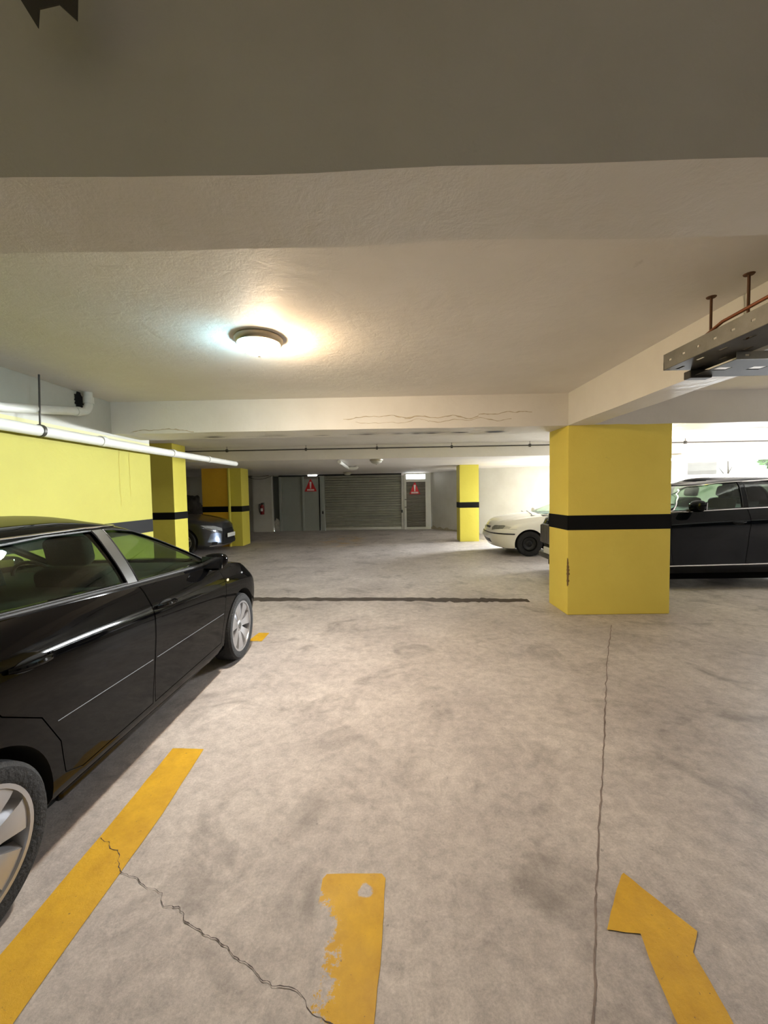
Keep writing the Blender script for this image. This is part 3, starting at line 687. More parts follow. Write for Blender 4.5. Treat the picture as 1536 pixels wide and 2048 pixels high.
# ------------------------------------------------------------------ signs, extinguisher, tarp
def sign(cx, y, z0, w, h, label, onz):
    t = thing('warning_sign', label, 'sign', (cx, y, z0), 0, 'red warning triangles')
    bm = bmesh.new(); prism(bm, [(-w/2, 0), (w/2, 0), (w*.04, h), (-w*.04, h)], 'y', 0, -.008); finish(bm, 'sign_plate', M['red'], t, 0)
    bm = bmesh.new(); prism(bm, [(-.028, h*.36), (.028, h*.36), (.042, h*.75), (.03, h*.79), (-.03, h*.79), (-.042, h*.75)], 'y', -.008, -.011)
    lathe(bm, [(0, 0), (.03, 0), (.03, -.003), (0, -.003)], 16, 'y', (0, -.008, h*.295)); finish(bm, 'exclamation_mark', M['white'], t, 0)
    bm = bmesh.new(); box(bm, -.15, .15, -.011, -.008, h*.06, h*.19); finish(bm, 'caption_bar', M['white'], t, 0)
    bm = bmesh.new()
    for i in range(7):
        x = -.125+i*.041; box(bm, x-.004, x+.004, -.0125, -.011, h*.085, h*.165)
        if i % 2 == 0: box(bm, x, x+.02, -.0125, -.011, h*.12, h*.132)
    box(bm, -.13, .135, -.0125, -.011, h*.078, h*.088)
    finish(bm, 'caption_strokes', M['red'], t, 0)
sign(-3.37, YFAR-.03, 1.69, .53, .52, 'red warning triangle with white exclamation mark on the grey panel left of the shutter', 0)
sign(1.08, 17.05, 1.5, .46, .50, 'red warning triangle with white exclamation mark on the louvred door', 0)
fe = thing('fire_extinguisher', 'dark red fire extinguisher hung on the white pillar at the far end', 'fire extinguisher', (-5.38, 16.80, .75))
bm = bmesh.new(); lathe(bm, [(0, 0), (.075, 0), (.085, .015), (.085, .33), (.07, .38), (.03, .41), (.025, .43), (0, .43)], 24); finish(bm, 'cylinder', M['extred'], fe)
bm = bmesh.new(); rbox(bm, -.02, .07, -.02, .02, .43, .455, .005, 1); rbox(bm, -.02, .09, -.015, .015, .475, .49, .005, 1); box(bm, -.02, .0, -.015, .015, .44, .485); finish(bm, 'lever', M['dark'], fe)
bm = bmesh.new(); tube(bm, [(-.02, 0, .44)]+[(-.10-.03*math.sin(a), -.01, .30+.14*math.cos(a)) for a in (.4, .9, 1.4, 1.9, 2.4)]+[(-.09, -.05, .08)], .011, 8); finish(bm, 'hose', M['dark'], fe)
bm = bmesh.new()
for k in range(9):
    a0, a1 = -PI/2-.6+1.2*k/9, -PI/2-.6+1.2*(k+1)/9
    vs = [bm.verts.new((.0865*math.cos(a), .0865*math.sin(a), z)) for a, z in ((a0, .14), (a1, .14), (a1, .26), (a0, .26))]; bm.faces.new(vs)
finish(bm, 'label_sticker', M['white'], fe)
bm = bmesh.new(); box(bm, -.1, .1, .085, .1, .1, .5); finish(bm, 'wall_bracket', M['alu'], fe, 0)
# bundled dark tarpaulin pile in the gap
bm = bmesh.new(); bmesh.ops.create_icosphere(bm, subdivisions=5, radius=1)
for v in bm.verts:
    c = v.co.copy(); q = 1+.28*noise.noise(c*1.8)+.12*noise.noise(c*5)+.05*noise.noise(c*12)
    v.co = Vector((c.x*.62*q, c.y*.5*q, max(0, .78+c.z*.80*q)))
tp = tag(finish(bm, 'tarpaulin_bundle', M['tarp'], None, 60), 'dark crumpled tarpaulin bundle in the gap behind the dark grey car', 'tarpaulin'); tp.location = (-7.1, 13.9, 0)
# loose cables at far left top
for k, (a, b, s) in enumerate((((-5.9, 16.6, 2.33), (-4.9, 16.7, 2.36), .12), ((-6.0, 16.4, 2.38), (-5.0, 16.6, 2.37), .04))):
    bm = bmesh.new(); tube(bm, [(a[0]+(b[0]-a[0])*t, a[1]+(b[1]-a[1])*t, a[2]+(b[2]-a[2])*t-s*math.sin(PI*t)) for t in [i/14 for i in range(15)]], .009, 6)
    tag(finish(bm, 'hanging_cable', M['dark']), ('sagging dark cable in front of the white pillar top' if k == 0 else 'flatter dark cable just above the sagging one, by the white pillar'), 'cable')

# ------------------------------------------------------------------ outside
g = boxobj('ground', -10, 60, 17.6, 70, 1.2, 1.25, M['ground']); tag(g, 'pale paving outside the high windows', kind='structure')
og = boxobj('ground', 9.5, 60, 14.0, 17.6, 1.2, 1.25, M['ground']); tag(og, 'pale paving strip close outside the high windows', kind='structure')
bd = thing('neighbour_building', 'pale building outside, seen through the high windows', 'building', (22.4, 24, 0))
boxobj('facade', -4.5, -1.0, 0, 4, 1.25, 9, M['facade'], bd)
bm = bmesh.new(); box(bm, -3.6, -2.2, -.04, .02, 3.2, 4.4); finish(bm, 'building_window', mat('pale_shutter', (205, 208, 212), .6), bd, 0)
def tree(x, y, z, h, r, label, nleaf=2600, trunk=True):
    t = thing('tree', label, 'tree', (x, y, z))
    bm = bmesh.new(); tube(bm, [(0, 0, 0), (.05, .02, h*.3), (-.03, 0, h*.6), (0, 0, h*.9)], [.16, .12, .09, .03], 10)
    for k in range(7):
        a = k*2.4; tube(bm, [(0, 0, h*(.35+.06*k)), (r*.4*math.cos(a), r*.4*math.sin(a), h*(.5+.06*k)), (r*.75*math.cos(a), r*.75*math.sin(a), h*(.56+.07*k))], [.06, .035, .012], 6)
    finish(bm, 'trunk', M['bark'], t)
    bm = bmesh.new()
    for i in range(nleaf):
        v = Vector((random.gauss(0, 1), random.gauss(0, 1), random.gauss(0, 1))).normalized()*r*random.random()**.4
        v *= .8+.35*noise.noise(v*1.1); p = v+Vector((0, 0, h*.72))
        s = .10+.1*random.random(); a = Vector((random.gauss(0, 1), random.gauss(0, 1), random.gauss(0, 1))).normalized(); b = a.orthogonal().normalized()
        bm.faces.new([bm.verts.new(p+a*s), bm.verts.new(p+b*s*.5), bm.verts.new(p-a*s), bm.verts.new(p-b*s*.5)])
    tag(finish(bm, 'foliage', M['leaf'], t, 0), kind='stuff')
tree(19.4, 20.0, 1.25, 2.6, 1.15, 'light green leafy tree outside, seen through the high windows at the right')
# thin bare branches seen against the sky
bm = bmesh.new()
for x0, y0, b in ((0, 0, 1), (2.0, .3, -1)):
    tube(bm, [(x0, y0, 0), (x0+.05, y0, 1.0), (x0, y0, 1.9)], [.05, .035, .01], 6); tube(bm, [(x0+.03, y0, .7), (x0+.4*b, y0, 1.25)], [.025, .008], 6); tube(bm, [(x0+.02, y0, .9), (x0-.35*b, y0, 1.5)], [.02, .006], 6)
o = tag(finish(bm, 'shrub', M['bark']), 'thin bare shrub outside the high windows, left of the tree', 'shrub'); o.location = (13.4, 18.2, 1.25)

# ------------------------------------------------------------------ cars
# local frame: nose at x=0 facing -x, y lateral, z up
class Car:
    def __init__(s, **k): s.__dict__.update(k)
    def thetas(s, nf, nm, nr): pass
def outline(L, af, ar, nf, nr, kf=14, km=26, kr=12):
    """half outline (s along the length 0..1 scaled later, ynorm) nose centre -> tail centre"""
    pts = []
    for i in range(kf+1):
        a = PI/2*i/kf; pts.append(('f', 1-math.cos(a)**(2/nf) if i < kf else 1, math.sin(a)**(2/nf)))
    for i in range(1, km): pts.append(('m', i/km, 1))
    for i in range(kr+1):
        a = PI/2*(1-i/kr); pts.append(('r', 1-math.cos(a)**(2/nr) if i > 0 else 1, math.sin(a)**(2/nr) if i < kr else 0))
    return pts
def loft(rows, pts, xn, xt, hw, zf, af, ar, crown=0, crown_n=8, bottom_flat=True, off=0, yshape=None):
    """rows: list of t. xn,xt,hw: functions of t. zf(x,t). returns bmesh solid"""
    bm = bmesh.new(); n = len(pts); grid = []
    for t in rows:
        x0, x1, h = xn(t)+off*1.4, xt(t)-off*1.4, hw(t)-off; ring = []
        for side in (1, -1):
            rng = range(n) if side == 1 else range(n-2, 0, -1)
            for j in rng:
                k, s, y = pts[j]
                if k == 'f': x = x0+s*af
                elif k == 'm': x = x0+af+s*((x1-ar)-(x0+af))
                else: x = x1-s*ar
                yy = side*y*h
                if yshape: yy *= yshape(x, t)
                ring.append(bm.verts.new((x, yy, zf(x, t))))
        grid.append(ring)
    m = 2*n-2
    for i in range(len(grid)-1):
        for k in range(m): bm.faces.new((grid[i][k], grid[i][(k+1) % m], grid[i+1][(k+1) % m], grid[i+1][k]))
    for ring, cr in ((grid[0], 0), (grid[-1], crown)):
        lines = []
        for j in range(1, n-1):
            a = ring[j]; b = ring[m-j]; row = [a]
            for q in range(1, crown_n):
                u = q/crown_n; p = a.co.lerp(b.co, u); w = 1-(2*u-1)**2
                e = min(1, min(j, n-1-j)/6.0); p.z += (cr(p.x) if callable(cr) else cr)*w*(e*(2-e)); row.append(bm.verts.new(p))
            row.append(b); lines.append(row)
        for r0, r1 in zip(lines[:-1], lines[1:]):
            for q in range(crown_n): bm.faces.new((r0[q], r0[q+1], r1[q+1], r1[q]))
        for apex, row in ((ring[0], lines[0]), (ring[n-1], lines[-1])):
            for q in range(crown_n): bm.faces.new((apex, row[q], row[q+1]))
    bmesh.ops.recalc_face_normals(bm, faces=bm.faces)
    return bm
def offset_poly(poly, d):
    n = len(poly); A = sum(poly[i][0]*poly[(i+1) % n][1]-poly[(i+1) % n][0]*poly[i][1] for i in range(n)); sg = 1 if A > 0 else -1; out = []
    for i in range(n):
        a, b, c = Vector(poly[i-1]), Vector(poly[i]), Vector(poly[(i+1) % n])
        e1 = (b-a).normalized(); e2 = (c-b).normalized(); n1 = Vector((e1.y, -e1.x))*sg; n2 = Vector((e2.y, -e2.x))*sg
        m = (n1+n2); m = m.normalized()/max(.5, m.normalized().dot(n1)); out.append(tuple(b+m*d))
    return out
def cutter(poly, axis, a, b):
    bm = bmesh.new(); prism(bm, poly, axis, a, b); return finish(bm, 'cut', None, None, 0)
def dup_obj(o, name):
    c = bpy.data.objects.new(name, o.data.copy()); COL.objects.link(c); return c
def surf_y(bvh, x, z, side):
    h = bvh.ray_cast(Vector((x, side*3, z)), Vector((0, -side, 0)))
    return h[0].y if h[0] is not None else None
def on_side(bvh, poly, side, lift=.002):
    out = []
    for x, z in poly:
        y = surf_y(bvh, x, z, side)
        if y is not None: out.append(Vector((x, y+side*lift, z)))
    return out
def densify(poly, n=6, closed=False):
    out = []; m = len(poly)
    for i in range(m if closed else m-1):
        a = poly[i]; b = poly[(i+1) % m]
        for k in range(n): out.append(tuple(a[j]+(b[j]-a[j])*k/n for j in range(len(a))))
    if not closed: out.append(poly[-1])
    return out
def wheel(parent, x, y, r, w, side, style, rimr):
    """side: outward direction in y. returns wheel part with tyre & rim"""
    wh = bpy.data.objects.new('wheel', None); COL.objects.link(wh); wh.parent = parent; wh.location = (x, y, r)
    h = w/2
    bm = bmesh.new(); o = side
    prof = [(rimr, -h*.9), (rimr+.02, -h), (r*.93, -h*.98), (r*.985, -h*.8), (r, -h*.45), (r, h*.45), (r*.985, h*.8), (r*.93, h*.98), (rimr+.02, h), (rimr, h*.9)]
    lathe(bm, prof, 56, 'y', (0, 0, 0), close=True)
    # tread grooves
    for k in range(-1, 2): lathe(bm, [(r+.0012, k*h*.28-.004), (r+.0012, k*h*.28+.004)], 56, 'y')
    finish(bm, 'tyre', M['tyre'], wh)
    mt = M['alloy'] if style != 'steel' else M['steelblack']
    bm = bmesh.new()
    lathe(bm, [(rimr+.004, o*h*.92), (rimr-.012, o*h*.92), (rimr-.02, o*h*.70), (rimr-.03, -o*h*.8), (rimr-.02, -o*h*.8), (rimr-.008, o*h*.6)], 48, 'y', close=True)
    if style == 'steel':
        lathe(bm, [(rimr-.02, o*h*.35), (rimr*.80, o*h*.62), (rimr*.62, o*h*.60), (rimr*.40, o*h*.30), (rimr*.25, o*h*.42), (.0, o*h*.45)], 48, 'y')
    else:
        lathe(bm, [(.0, o*h*.72), (rimr*.20, o*h*.70), (rimr*.27, o*h*.60), (rimr*.27, o*h*.2), (0, o*h*.2)], 32, 'y')
        ns = 5 if style == 'five' else 7
        for k in range(ns):
            a = 2*PI*k/ns+.35
            for da in ((-.15, .15) if style == 'double' else (0,)):
                ca, sa = math.cos(a+da), math.sin(a+da); ta = Vector((-sa, 0, ca)); ra = Vector((ca, 0, sa))
                w0, w1 = (rimr*.30, rimr*.66) if style == 'blade' else (rimr*.16, rimr*.22) if style != 'double' else (rimr*.08, rimr*.12)
                sec = []
                for q, (rr, ww, yy) in enumerate(((rimr*.18, w0, .66), (rimr*.5, (w0+w1)/2*.85, .80), (rimr*.8, w1, .86), (rimr*.99, w1*1.25, .82))):
                    c = ra*rr; top = Vector((0, o*h*yy, 0)); bot = Vector((0, o*h*(yy-.42), 0))
                    sec.append([bm.verts.new(c+ta*ww*.5*.72+top), bm.verts.new(c-ta*ww*.5*.72+top), bm.verts.new(c-ta*ww*.5+bot), bm.verts.new(c+ta*ww*.5+bot)])
                for s0, s1 in zip(sec[:-1], sec[1:]):
                    for q in range(4): bm.faces.new((s0[q], s0[(q+1) % 4], s1[(q+1) % 4], s1[q]))
                bm.faces.new(sec[0]); bm.faces.new(sec[-1][::-1])
    finish(bm, 'rim', mt, wh, 30)
    bm = bmesh.new(); lathe(bm, [(0, o*h*.74), (.028, o*h*.74), (.032, o*h*.66), (0, o*h*.66)], 20, 'y')
    for k in range(5):
        a = 2*PI*k/5; lathe(bm, [(0, o*h*.66), (.009, o*h*.66), (.009, o*h*.5), (0, o*h*.5)], 8, 'y', (rimr*.17*math.cos(a), 0, rimr*.17*math.sin(a)))
    finish(bm, 'hub_cap', M['galvdark'] if style != 'steel' else M['steelblack'], wh)
    bm = bmesh.new(); lathe(bm, [(0, -o*h*.1), (rimr*.78, -o*h*.1), (rimr*.78, -o*h*.2), (0, -o*h*.2)], 36, 'y'); finish(bm, 'brake_disc', M['galvdark'], wh)
    return wh
def build_car(c, root):
    """c: Car spec. builds parts under root"""
    hwp = c.hwp; L = c.L; HW = c.W/2
    zs = lambda x: interp(c.zs, x)
    zb = lambda x: interp(c.zb, x)
    pts = outline(L, c.af, c.ar, c.nf, c.nr, km=c.km)
    rows = [0, .04, .10, .2, .3, .4, .5, .6, .68, .75, .80, .84, .88, .92, .955, .98, 1]
    xn = lambda t: interp(c.xn, t); xt = lambda t: L-interp(c.xt, t); hw = lambda t: HW*interp(hwp, t)
    zfun = lambda x, t: zb(x)+(zs(x)-zb(x))*t
    crown = lambda x: c.hood_crown if x < c.cowl else max(0., c.hood_crown-(x-c.cowl)*.1)*.6
    bm = loft(rows, pts, xn, xt, hw, zfun, c.af, c.ar, crown)
    body = finish(bm, 'body', [c.paint, M['void'], M['interior']], None, 0)
    bm = bmesh.new(); bm.from_mesh(body.data); bvh0 = BVHTree.FromBMesh(bm); bm.free()
    # wheel arches
    for wx in (c.fw, c.rw):
        for sd in (1, -1):
            b2 = bmesh.new(); lathe(b2, [(0, sd*(HW-.30)), (c.R+c.gap, sd*(HW-.30)), (c.R+c.gap, sd*(HW+.3)), (0, sd*(HW+.3))], 56, 'y', (wx, 0, c.R)); k = finish(b2, 'cut', None, None, 0)
            boolean(body, k); kill(k)
    pieces = []
    for nm, poly, ax, a, b in c.panels:
        small = cutter(offset_poly(poly, -.0025), ax, a, b); big = cutter(offset_poly(poly, .0025), ax, a, b)
        d = dup_obj(body, nm); boolean(d, small, 'INTERSECT'); boolean(body, big); kill(small, big); pieces.append(d)
    for o in [body]+pieces:
        for f in o.data.polygons:
            inside = False
            for wx in (c.fw, c.rw):
                if all(math.hypot(o.data.vertices[v].co.x-wx, o.data.vertices[v].co.z-c.R) < c.R+c.gap+.002 for v in f.vertices) and abs(f.center.y) < HW-.012: inside = True
            if inside: f.material_index = 1
            elif f.normal.z > .75 and f.center.x > c.cowl+.05 and f.center.x < c.rear_end and abs(f.center.y) < HW*.86: f.material_index = 2
        resharp(o); o.parent = root
    # ---- cabin
    cpts = outline(L, c.caf, c.car, c.cnf, c.cnr, kf=12, km=22, kr=10)
    crow = [-.12, 0, .12, .25, .4, .55, .7, .8, .88, .94, .98, 1]
    cxn = lambda t: interp(c.cxn, t); cxt = lambda t: interp(c.cxt, t); chw = lambda t: interp(c.chw, t)
    roof = lambda x: interp(c.roof, x)
    def mk(off, name):
        zf = lambda x, t: (zs(x)-.02)+((roof(x)-off*1.1)-(zs(x)-.02))*t
        return finish(loft(crow, cpts, cxn, cxt, chw, zf, c.caf, c.car, c.roof_crown, off=off), name, None, None, 0)
    cab = mk(0, 'cabin_frame'); inner = mk(.028, 'cut')
    glass_shell = mk(.006, 'glass'); gin = mk(.012, 'cut')
    bm = bmesh.new(); bm.from_mesh(cab.data); bvhc = BVHTree.FromBMesh(bm); bm.free()
    for v in inner.data.vertices:
        if v.co.z < zs(v.co.x)+.01: v.co.z -= .12
    for v in gin.data.vertices:
        if v.co.z < zs(v.co.x)+.01: v.co.z -= .12
    boolean(cab, inner); boolean(glass_shell, gin); kill(inner, gin)
    for nm, poly, ax, a, b, gm in c.windows:
        k = cutter(poly, ax, a, b); k2 = cutter(offset_poly(poly, .003), ax, a, b)
        g = dup_obj(glass_shell, nm); boolean(g, k2, 'INTERSECT'); boolean(cab, k); kill(k, k2)
        g.data.materials.clear(); g.data.materials.append(gm); resharp(g); g.parent = root
    kill(glass_shell)
    cab.data.materials.append(c.paint); resharp(cab); cab.parent = root
    # dark window surround seal
    for nm, poly, ax, a, b, gm in c.windows:
        if ax != 'y': continue
        sd = 1 if b > 0 else -1
        pl = on_side(bvhc, densify(offset_poly(poly, .006), 8, True), sd, .0005)
        if len(pl) > 3:
            bm = bmesh.new(); tube(bm, pl+[pl[0]], .005, 6, False); finish(bm, 'window_seal', M['dark'], root)
    for wx in (c.fw, c.rw):
        for sd in (1, -1): wheel(root, wx, sd*(HW-.105-c.inset), c.R, c.tw, sd, c.wheelstyle, c.rimr)
    bm = bmesh.new(); box(bm, c.fw+c.R+.06, c.rw-c.R-.06, -HW*.84, HW*.84, .16, zb(1.5)+.08); box(bm, .35, c.fw-c.R-.06, -HW*.6, HW*.6, .17, .40); box(bm, c.fw-c.R-.06, c.rw+c.R+.06, -HW*.55, HW*.55, .17, .40)
    finish(bm, 'underbody', M['under'], root, 0)
    # interior
    def seat(x, y, zt):
        bm = bmesh.new(); rot = Matrix.Translation((x, y, zt-.55)) @ Matrix.Rotation(.25, 4, 'Y')
        rbox(bm, -.06, .08, -.23, .23, 0, .60, .05, 3, rot); st = finish(bm, 'seat', M['seat'], root)
        bm = bmesh.new(); rbox(bm, -.045, .065, -.13, .13, .62, .80, .045, 3, rot); finish(bm, 'head_rest', M['seat'], st)
    for y in (-.36, .36): seat(c.seatx, y, c.seatz)
    for y in (-.36, .36): seat(c.seatx+.85, y, c.seatz-.04)
    bm = bmesh.new(); a = c.dashx; rbox(bm, a, a+.38, -HW*.82, HW*.82, zs(a)-.16, zs(a)+.035, .04, 3); finish(bm, 'dashboard', M['interior'], root)
    bm = bmesh.new(); rot = Matrix.Translation((a+.50, c.steer*.36, zs(a)-.02)) @ Matrix.Rotation(-1.1, 4, 'Y')
    t = [rot @ Vector((.18*math.cos(q), .18*math.sin(q), 0)) for q in [2*PI*k/24 for k in range(25)]]
    tube(bm, t, .014, 8, False); tube(bm, [rot @ Vector((0, -.17, 0)), rot @ Vector((0, .17, 0))], .02, 6); finish(bm, 'steering_wheel', M['dark'], root)
    return bvh0, bvhc
def handle(root, bvh, x, z, side, m, l=.2):
    y = surf_y(bvh, x, z, side); y2 = surf_y(bvh, x+l, z+.008, side)
    if y is None: return
    bm = bmesh.new(); pts = []
    for k in range(11):
        t = k/10; pts.append((x+l*t, y+(y2-y)*t+side*(.006+.030*math.sin(PI*t)**.5), z+.008*t))
    tube(bm, pts, [.010+.006*math.sin(PI*k/10) for k in range(11)], 10)
    o = finish(bm, 'door_handle', m, root)
    bm = bmesh.new(); bmesh.ops.create_uvsphere(bm, u_segments=20, v_segments=12, radius=1)
    for v in bm.verts: v.co = Vector((x+l*.5+v.co.x*l*.42, (y+y2)/2+v.co.y*.006, z-.004+v.co.z*.030))
    finish(bm, 'handle_recess', M['void'], o)
def mirror(root, x, y, z, side, m, s=1.0, lead=.0):
    bm = bmesh.new(); bmesh.ops.create_uvsphere(bm, u_segments=28, v_segments=18, radius=1)
    for v in bm.verts:
        p = v.co; sx = .075 if p.x < 0 else .045
        f = lambda q, e: math.copysign(abs(q)**e, q)
        v.co = Vector((x+f(p.x, .8)*sx*s, y+side*.115*s+f(p.y, .75)*.115*s, z+f(p.z, .8)*.075*s+side*p.y*.012))
    o = finish(bm, 'side_mirror', m, root)
    bm = bmesh.new(); prism(bm, [(x+.046*s, -.0), (x+.046*s, 0)] and [(y+side*.02*s, z-.05*s), (y+side*.20*s, z-.05*s), (y+side*.21*s, z+.045*s), (y+side*.03*s, z+.055*s)], 'x', x+.040*s, x+.048*s); finish(bm, 'mirror_glass', M['chrome'], o, 0)
    bm = bmesh.new(); tube(bm, [(x-.02, y-side*.06, z-.07*s), (x-.01, y, z-.055*s), (x, y+side*.05, z-.045*s)], [.03, .024, .02], 10); finish(bm, 'mirror_arm', M['dark'], o)
    return o
def strip(root, bvh, poly, side, r, m, name, lift=0, n=10):
    pl = on_side(bvh, densify(poly, n), side, lift)
    if len(pl) < 2: return
    bm = bmesh.new(); tube(bm, pl, r, 8); return finish(bm, name, m, root)
def patch_front(root, bvh, poly, m, name, lift=.004, dirn=(1, 0, 0), origin_x=-1, div=5, parent=None):
    """poly in (y,z); projected along +x onto the nose"""
    bm = bmesh.new(); vs = [bm.verts.new((0, y, z)) for y, z in poly]; bm.faces.new(vs)
    bmesh.ops.triangulate(bm, faces=bm.faces[:]); bmesh.ops.subdivide_edges(bm, edges=bm.edges[:], cuts=div, use_grid_fill=True)
    for v in list(bm.verts):
        h = bvh.ray_cast(Vector((origin_x, v.co.y, v.co.z)), Vector(dirn))
        if h[0] is None: bm.verts.remove(v)
        else: v.co = h[0]-Vector(dirn)*lift
    return finish(bm, name, m, parent or root, 40)
def place(root, x, y, rz): root.location = (x, y, 0); root.rotation_euler = (0, 0, rz)

# ---- near black hatchback -------------------------------------------------
c = Car(L=4.15, W=1.74, paint=M['blackpaint'], af=.72, ar=.55, nf=2.9, nr=3.0, km=30, R=.31, gap=.045, tw=.20, inset=.0, rimr=.230, wheelstyle='blade',
    fw=.84, rw=3.32,
    zs=[(0, .60), (.1, .70), (.3, .80), (.6, .875), (.9, .925), (1.2, .955), (1.7, .985), (2.3, 1.025), (3.0, 1.075), (3.5, 1.09), (3.9, 1.04), (4.15, .92)],
    zb=[(0, .24), (.5, .20), (1.3, .20), (1.8, .22), (3.0, .24), (3.6, .24), (4.15, .30)],
    xn=[(0, .10), (.2, .03), (.45, .0), (.7, .03), (1, .16)], xt=[(0, .12), (.3, .02), (.55, .0), (.8, .06), (1, .12)],
    hwp=[(0, .925), (.05, .955), (.2, .965), (.45, .985), (.64, .998), (.76, 1.0), (.83, .985), (.90, .955), (.96, .925), (1, .895)],
    hood_crown=.055, cowl=.98, rear_end=3.75,
    caf=.55, car=.45, cnf=3.6, cnr=3.6,
    cxn=[(-.12, .80), (0, .90), (.25, 1.13), (.5, 1.40), (.8, 1.76), (.94, 1.96), (1, 2.10)],
    cxt=[(-.12, 3.92), (0, 3.90), (.5, 3.78), (.8, 3.62), (1, 3.42)],
    chw=[(-.12, .79), (0, .785), (.3, .745), (.6, .685), (.85, .625), (.95, .59), (1, .55)],
    roof=[(.5, 1.30), (1.4, 1.36), (1.9, 1.395), (2.4, 1.41), (2.9, 1.405), (3.4, 1.37), (3.9, 1.32)], roof_crown=.045,
    seatx=2.05, seatz=1.10, dashx=1.15, steer=-1,
    panels=[('front_door', [(1.26, .30), (2.22, .30), (2.235, .50), (2.24, .80), (2.245, 1.08), (1.20, 1.02), (1.20, .80), (1.22, .5)], 'y', .5, 1.3),
            ('rear_door', [(2.245, .30), (2.80, .30), (2.90, .34), (2.93, .5), (3.03, .66), (3.20, .76), (3.27, .86), (3.30, 1.12), (2.252, 1.08), (2.247, .80), (2.242, .5)], 'y', .5, 1.3),
            ('bonnet', [(.14, -.60), (.14, .60), (.5, .66), (1.02, .70), (1.06, .0), (1.02, -.70), (.5, -.66)], 'z', .72, 1.3),
            ('front_door', [(1.26, .30), (2.22, .30), (2.235, .50), (2.24, .80), (2.245, 1.08), (1.20, 1.02), (1.20, .80), (1.22, .5)], 'y', -1.3, -.5)],
    windows=[('front_side_window', [(1.235, 1.00), (1.48, 1.115), (1.75, 1.235), (2.0, 1.325), (2.2, 1.355), (2.285, 1.36), (2.235, 1.055)], 'y', .3, 1.2, M['glass']),
             ('rear_side_window', [(2.345, 1.065), (2.39, 1.362), (2.7, 1.362), (3.0, 1.345), (3.25, 1.29), (3.36, 1.20), (3.33, 1.125)], 'y', .3, 1.2, M['glass']),
             ('front_side_window', [(1.235, 1.00), (1.48, 1.115), (1.75, 1.235), (2.0, 1.325), (2.2, 1.355), (2.285, 1.36), (2.235, 1.055)], 'y', -1.2, -.3, M['glass']),
             ('rear_side_window', [(2.345, 1.065), (2.39, 1.362), (2.7, 1.362), (3.0, 1.345), (3.25, 1.29), (3.36, 1.20), (3.33, 1.125)], 'y', -1.2, -.3, M['glass']),
             ('windscreen', [(-.66, 1.0), (.66, 1.0), (.53, 1.355), (-.53, 1.355)], 'x', .7, 1.95, M['glass']),
             ('rear_window', [(-.60, 1.12), (.60, 1.12), (.50, 1.32), (-.50, 1.32)], 'x', 3.35, 4.2, M['glass'])])
car1 = thing('car', 'near black hatchback parked at the left, cut off by the picture edge', 'car')
bvh, bvhc = build_car(c, car1)
for sd in (1, -1):
    handle(car1, bvh, 2.01, .875, sd, M['blackpaint'], .20); handle(car1, bvh, 2.97, .905, sd, M['blackpaint'], .20)
    strip(car1, bvh, [(1.24, .545), (2.22, .575)], sd, .003, M['dark'], 'door_moulding', -.0018)
    strip(car1, bvh, [(2.26, .576), (2.95, .60)], sd, .003, M['dark'], 'door_moulding', -.0018)
    mo = mirror(car1, 1.37, sd*.742, 1.015, sd, M['blackpaint'], .93)
    bm = bmesh.new(); y = surf_y(bvh, 1.14, .815, sd); bmesh.ops.create_uvsphere(bm, u_segments=16, v_segments=8, radius=1)
    for v in bm.verts: v.co = Vector((1.14+v.co.x*.024, y+v.co.y*.006, .815+v.co.z*.013))
    tag(finish(bm, 'indicator', M['lensamber'], car1), 'pale side indicator')
    bm = bmesh.new(); rbox(bm, 1.24, 2.90, min(sd*.70, sd*.805), max(sd*.70, sd*.805), .195, .262, .02, 3); finish(bm, 'sill', M['blackpaint'], car1)
    # window belt seal and roof rail
    strip(car1, bvhc, [(1.22, .985), (2.24, 1.04), (3.34, 1.108)], sd, .010, M['dark'], 'belt_seal', .002)
    strip(car1, bvhc, [(2.0, 1.372), (2.4, 1.385), (2.9, 1.378), (3.3, 1.34)], sd, .006, M['chrome'] if sd > 0 else M['dark'], 'roof_strip', .001)
for sd in (1, -1):
    bm = bmesh.new(); g = []
    for i in range(11):
        t = i/10; z = 1.045+.325*t; xa = 2.250+.048*t; xb = 2.335+.042*t
        row = []
        for k in range(5):
            x = xa+(xb-xa)*k/4; y = surf_y(bvhc, x, z, sd)
            row.append(bm.verts.new((x, y+sd*.003, z)))
        g.append(row)
    for i in range(10):
        for k in range(4): bm.faces.new((g[i][k], g[i+1][k], g[i+1][k+1], g[i][k+1]))
    finish(bm, 'pillar_trim', M['satin'], car1)
patch_front(car1, bvh, [(-.32, .50), (.32, .50), (.36, .64), (-.36, .64)], M['dark'], 'grille')
patch_front(car1, bvh, [(.40, .58), (.68, .60), (.70, .70), (.42, .68)], M['lens'], 'headlight')
patch_front(car1, bvh, [(-.68, .60), (-.40, .58), (-.42, .68), (-.70, .70)], M['lens'], 'headlight')
bm = bmesh.new(); rbox(bm, 4.07, 4.13, -.26, .26, .62, .74, .005, 1); finish(bm, 'number_plate', M['plate'], car1)
for sd in (1, -1):
    bm = bmesh.new(); rbox(bm, 4.0, 4.10, min(sd*.5, sd*.74), max(sd*.5, sd*.74), .78, .98, .03, 2); finish(bm, 'rear_light', M['extred'], car1)
place(car1, -1.42-.87, 4.60, -PI/2)

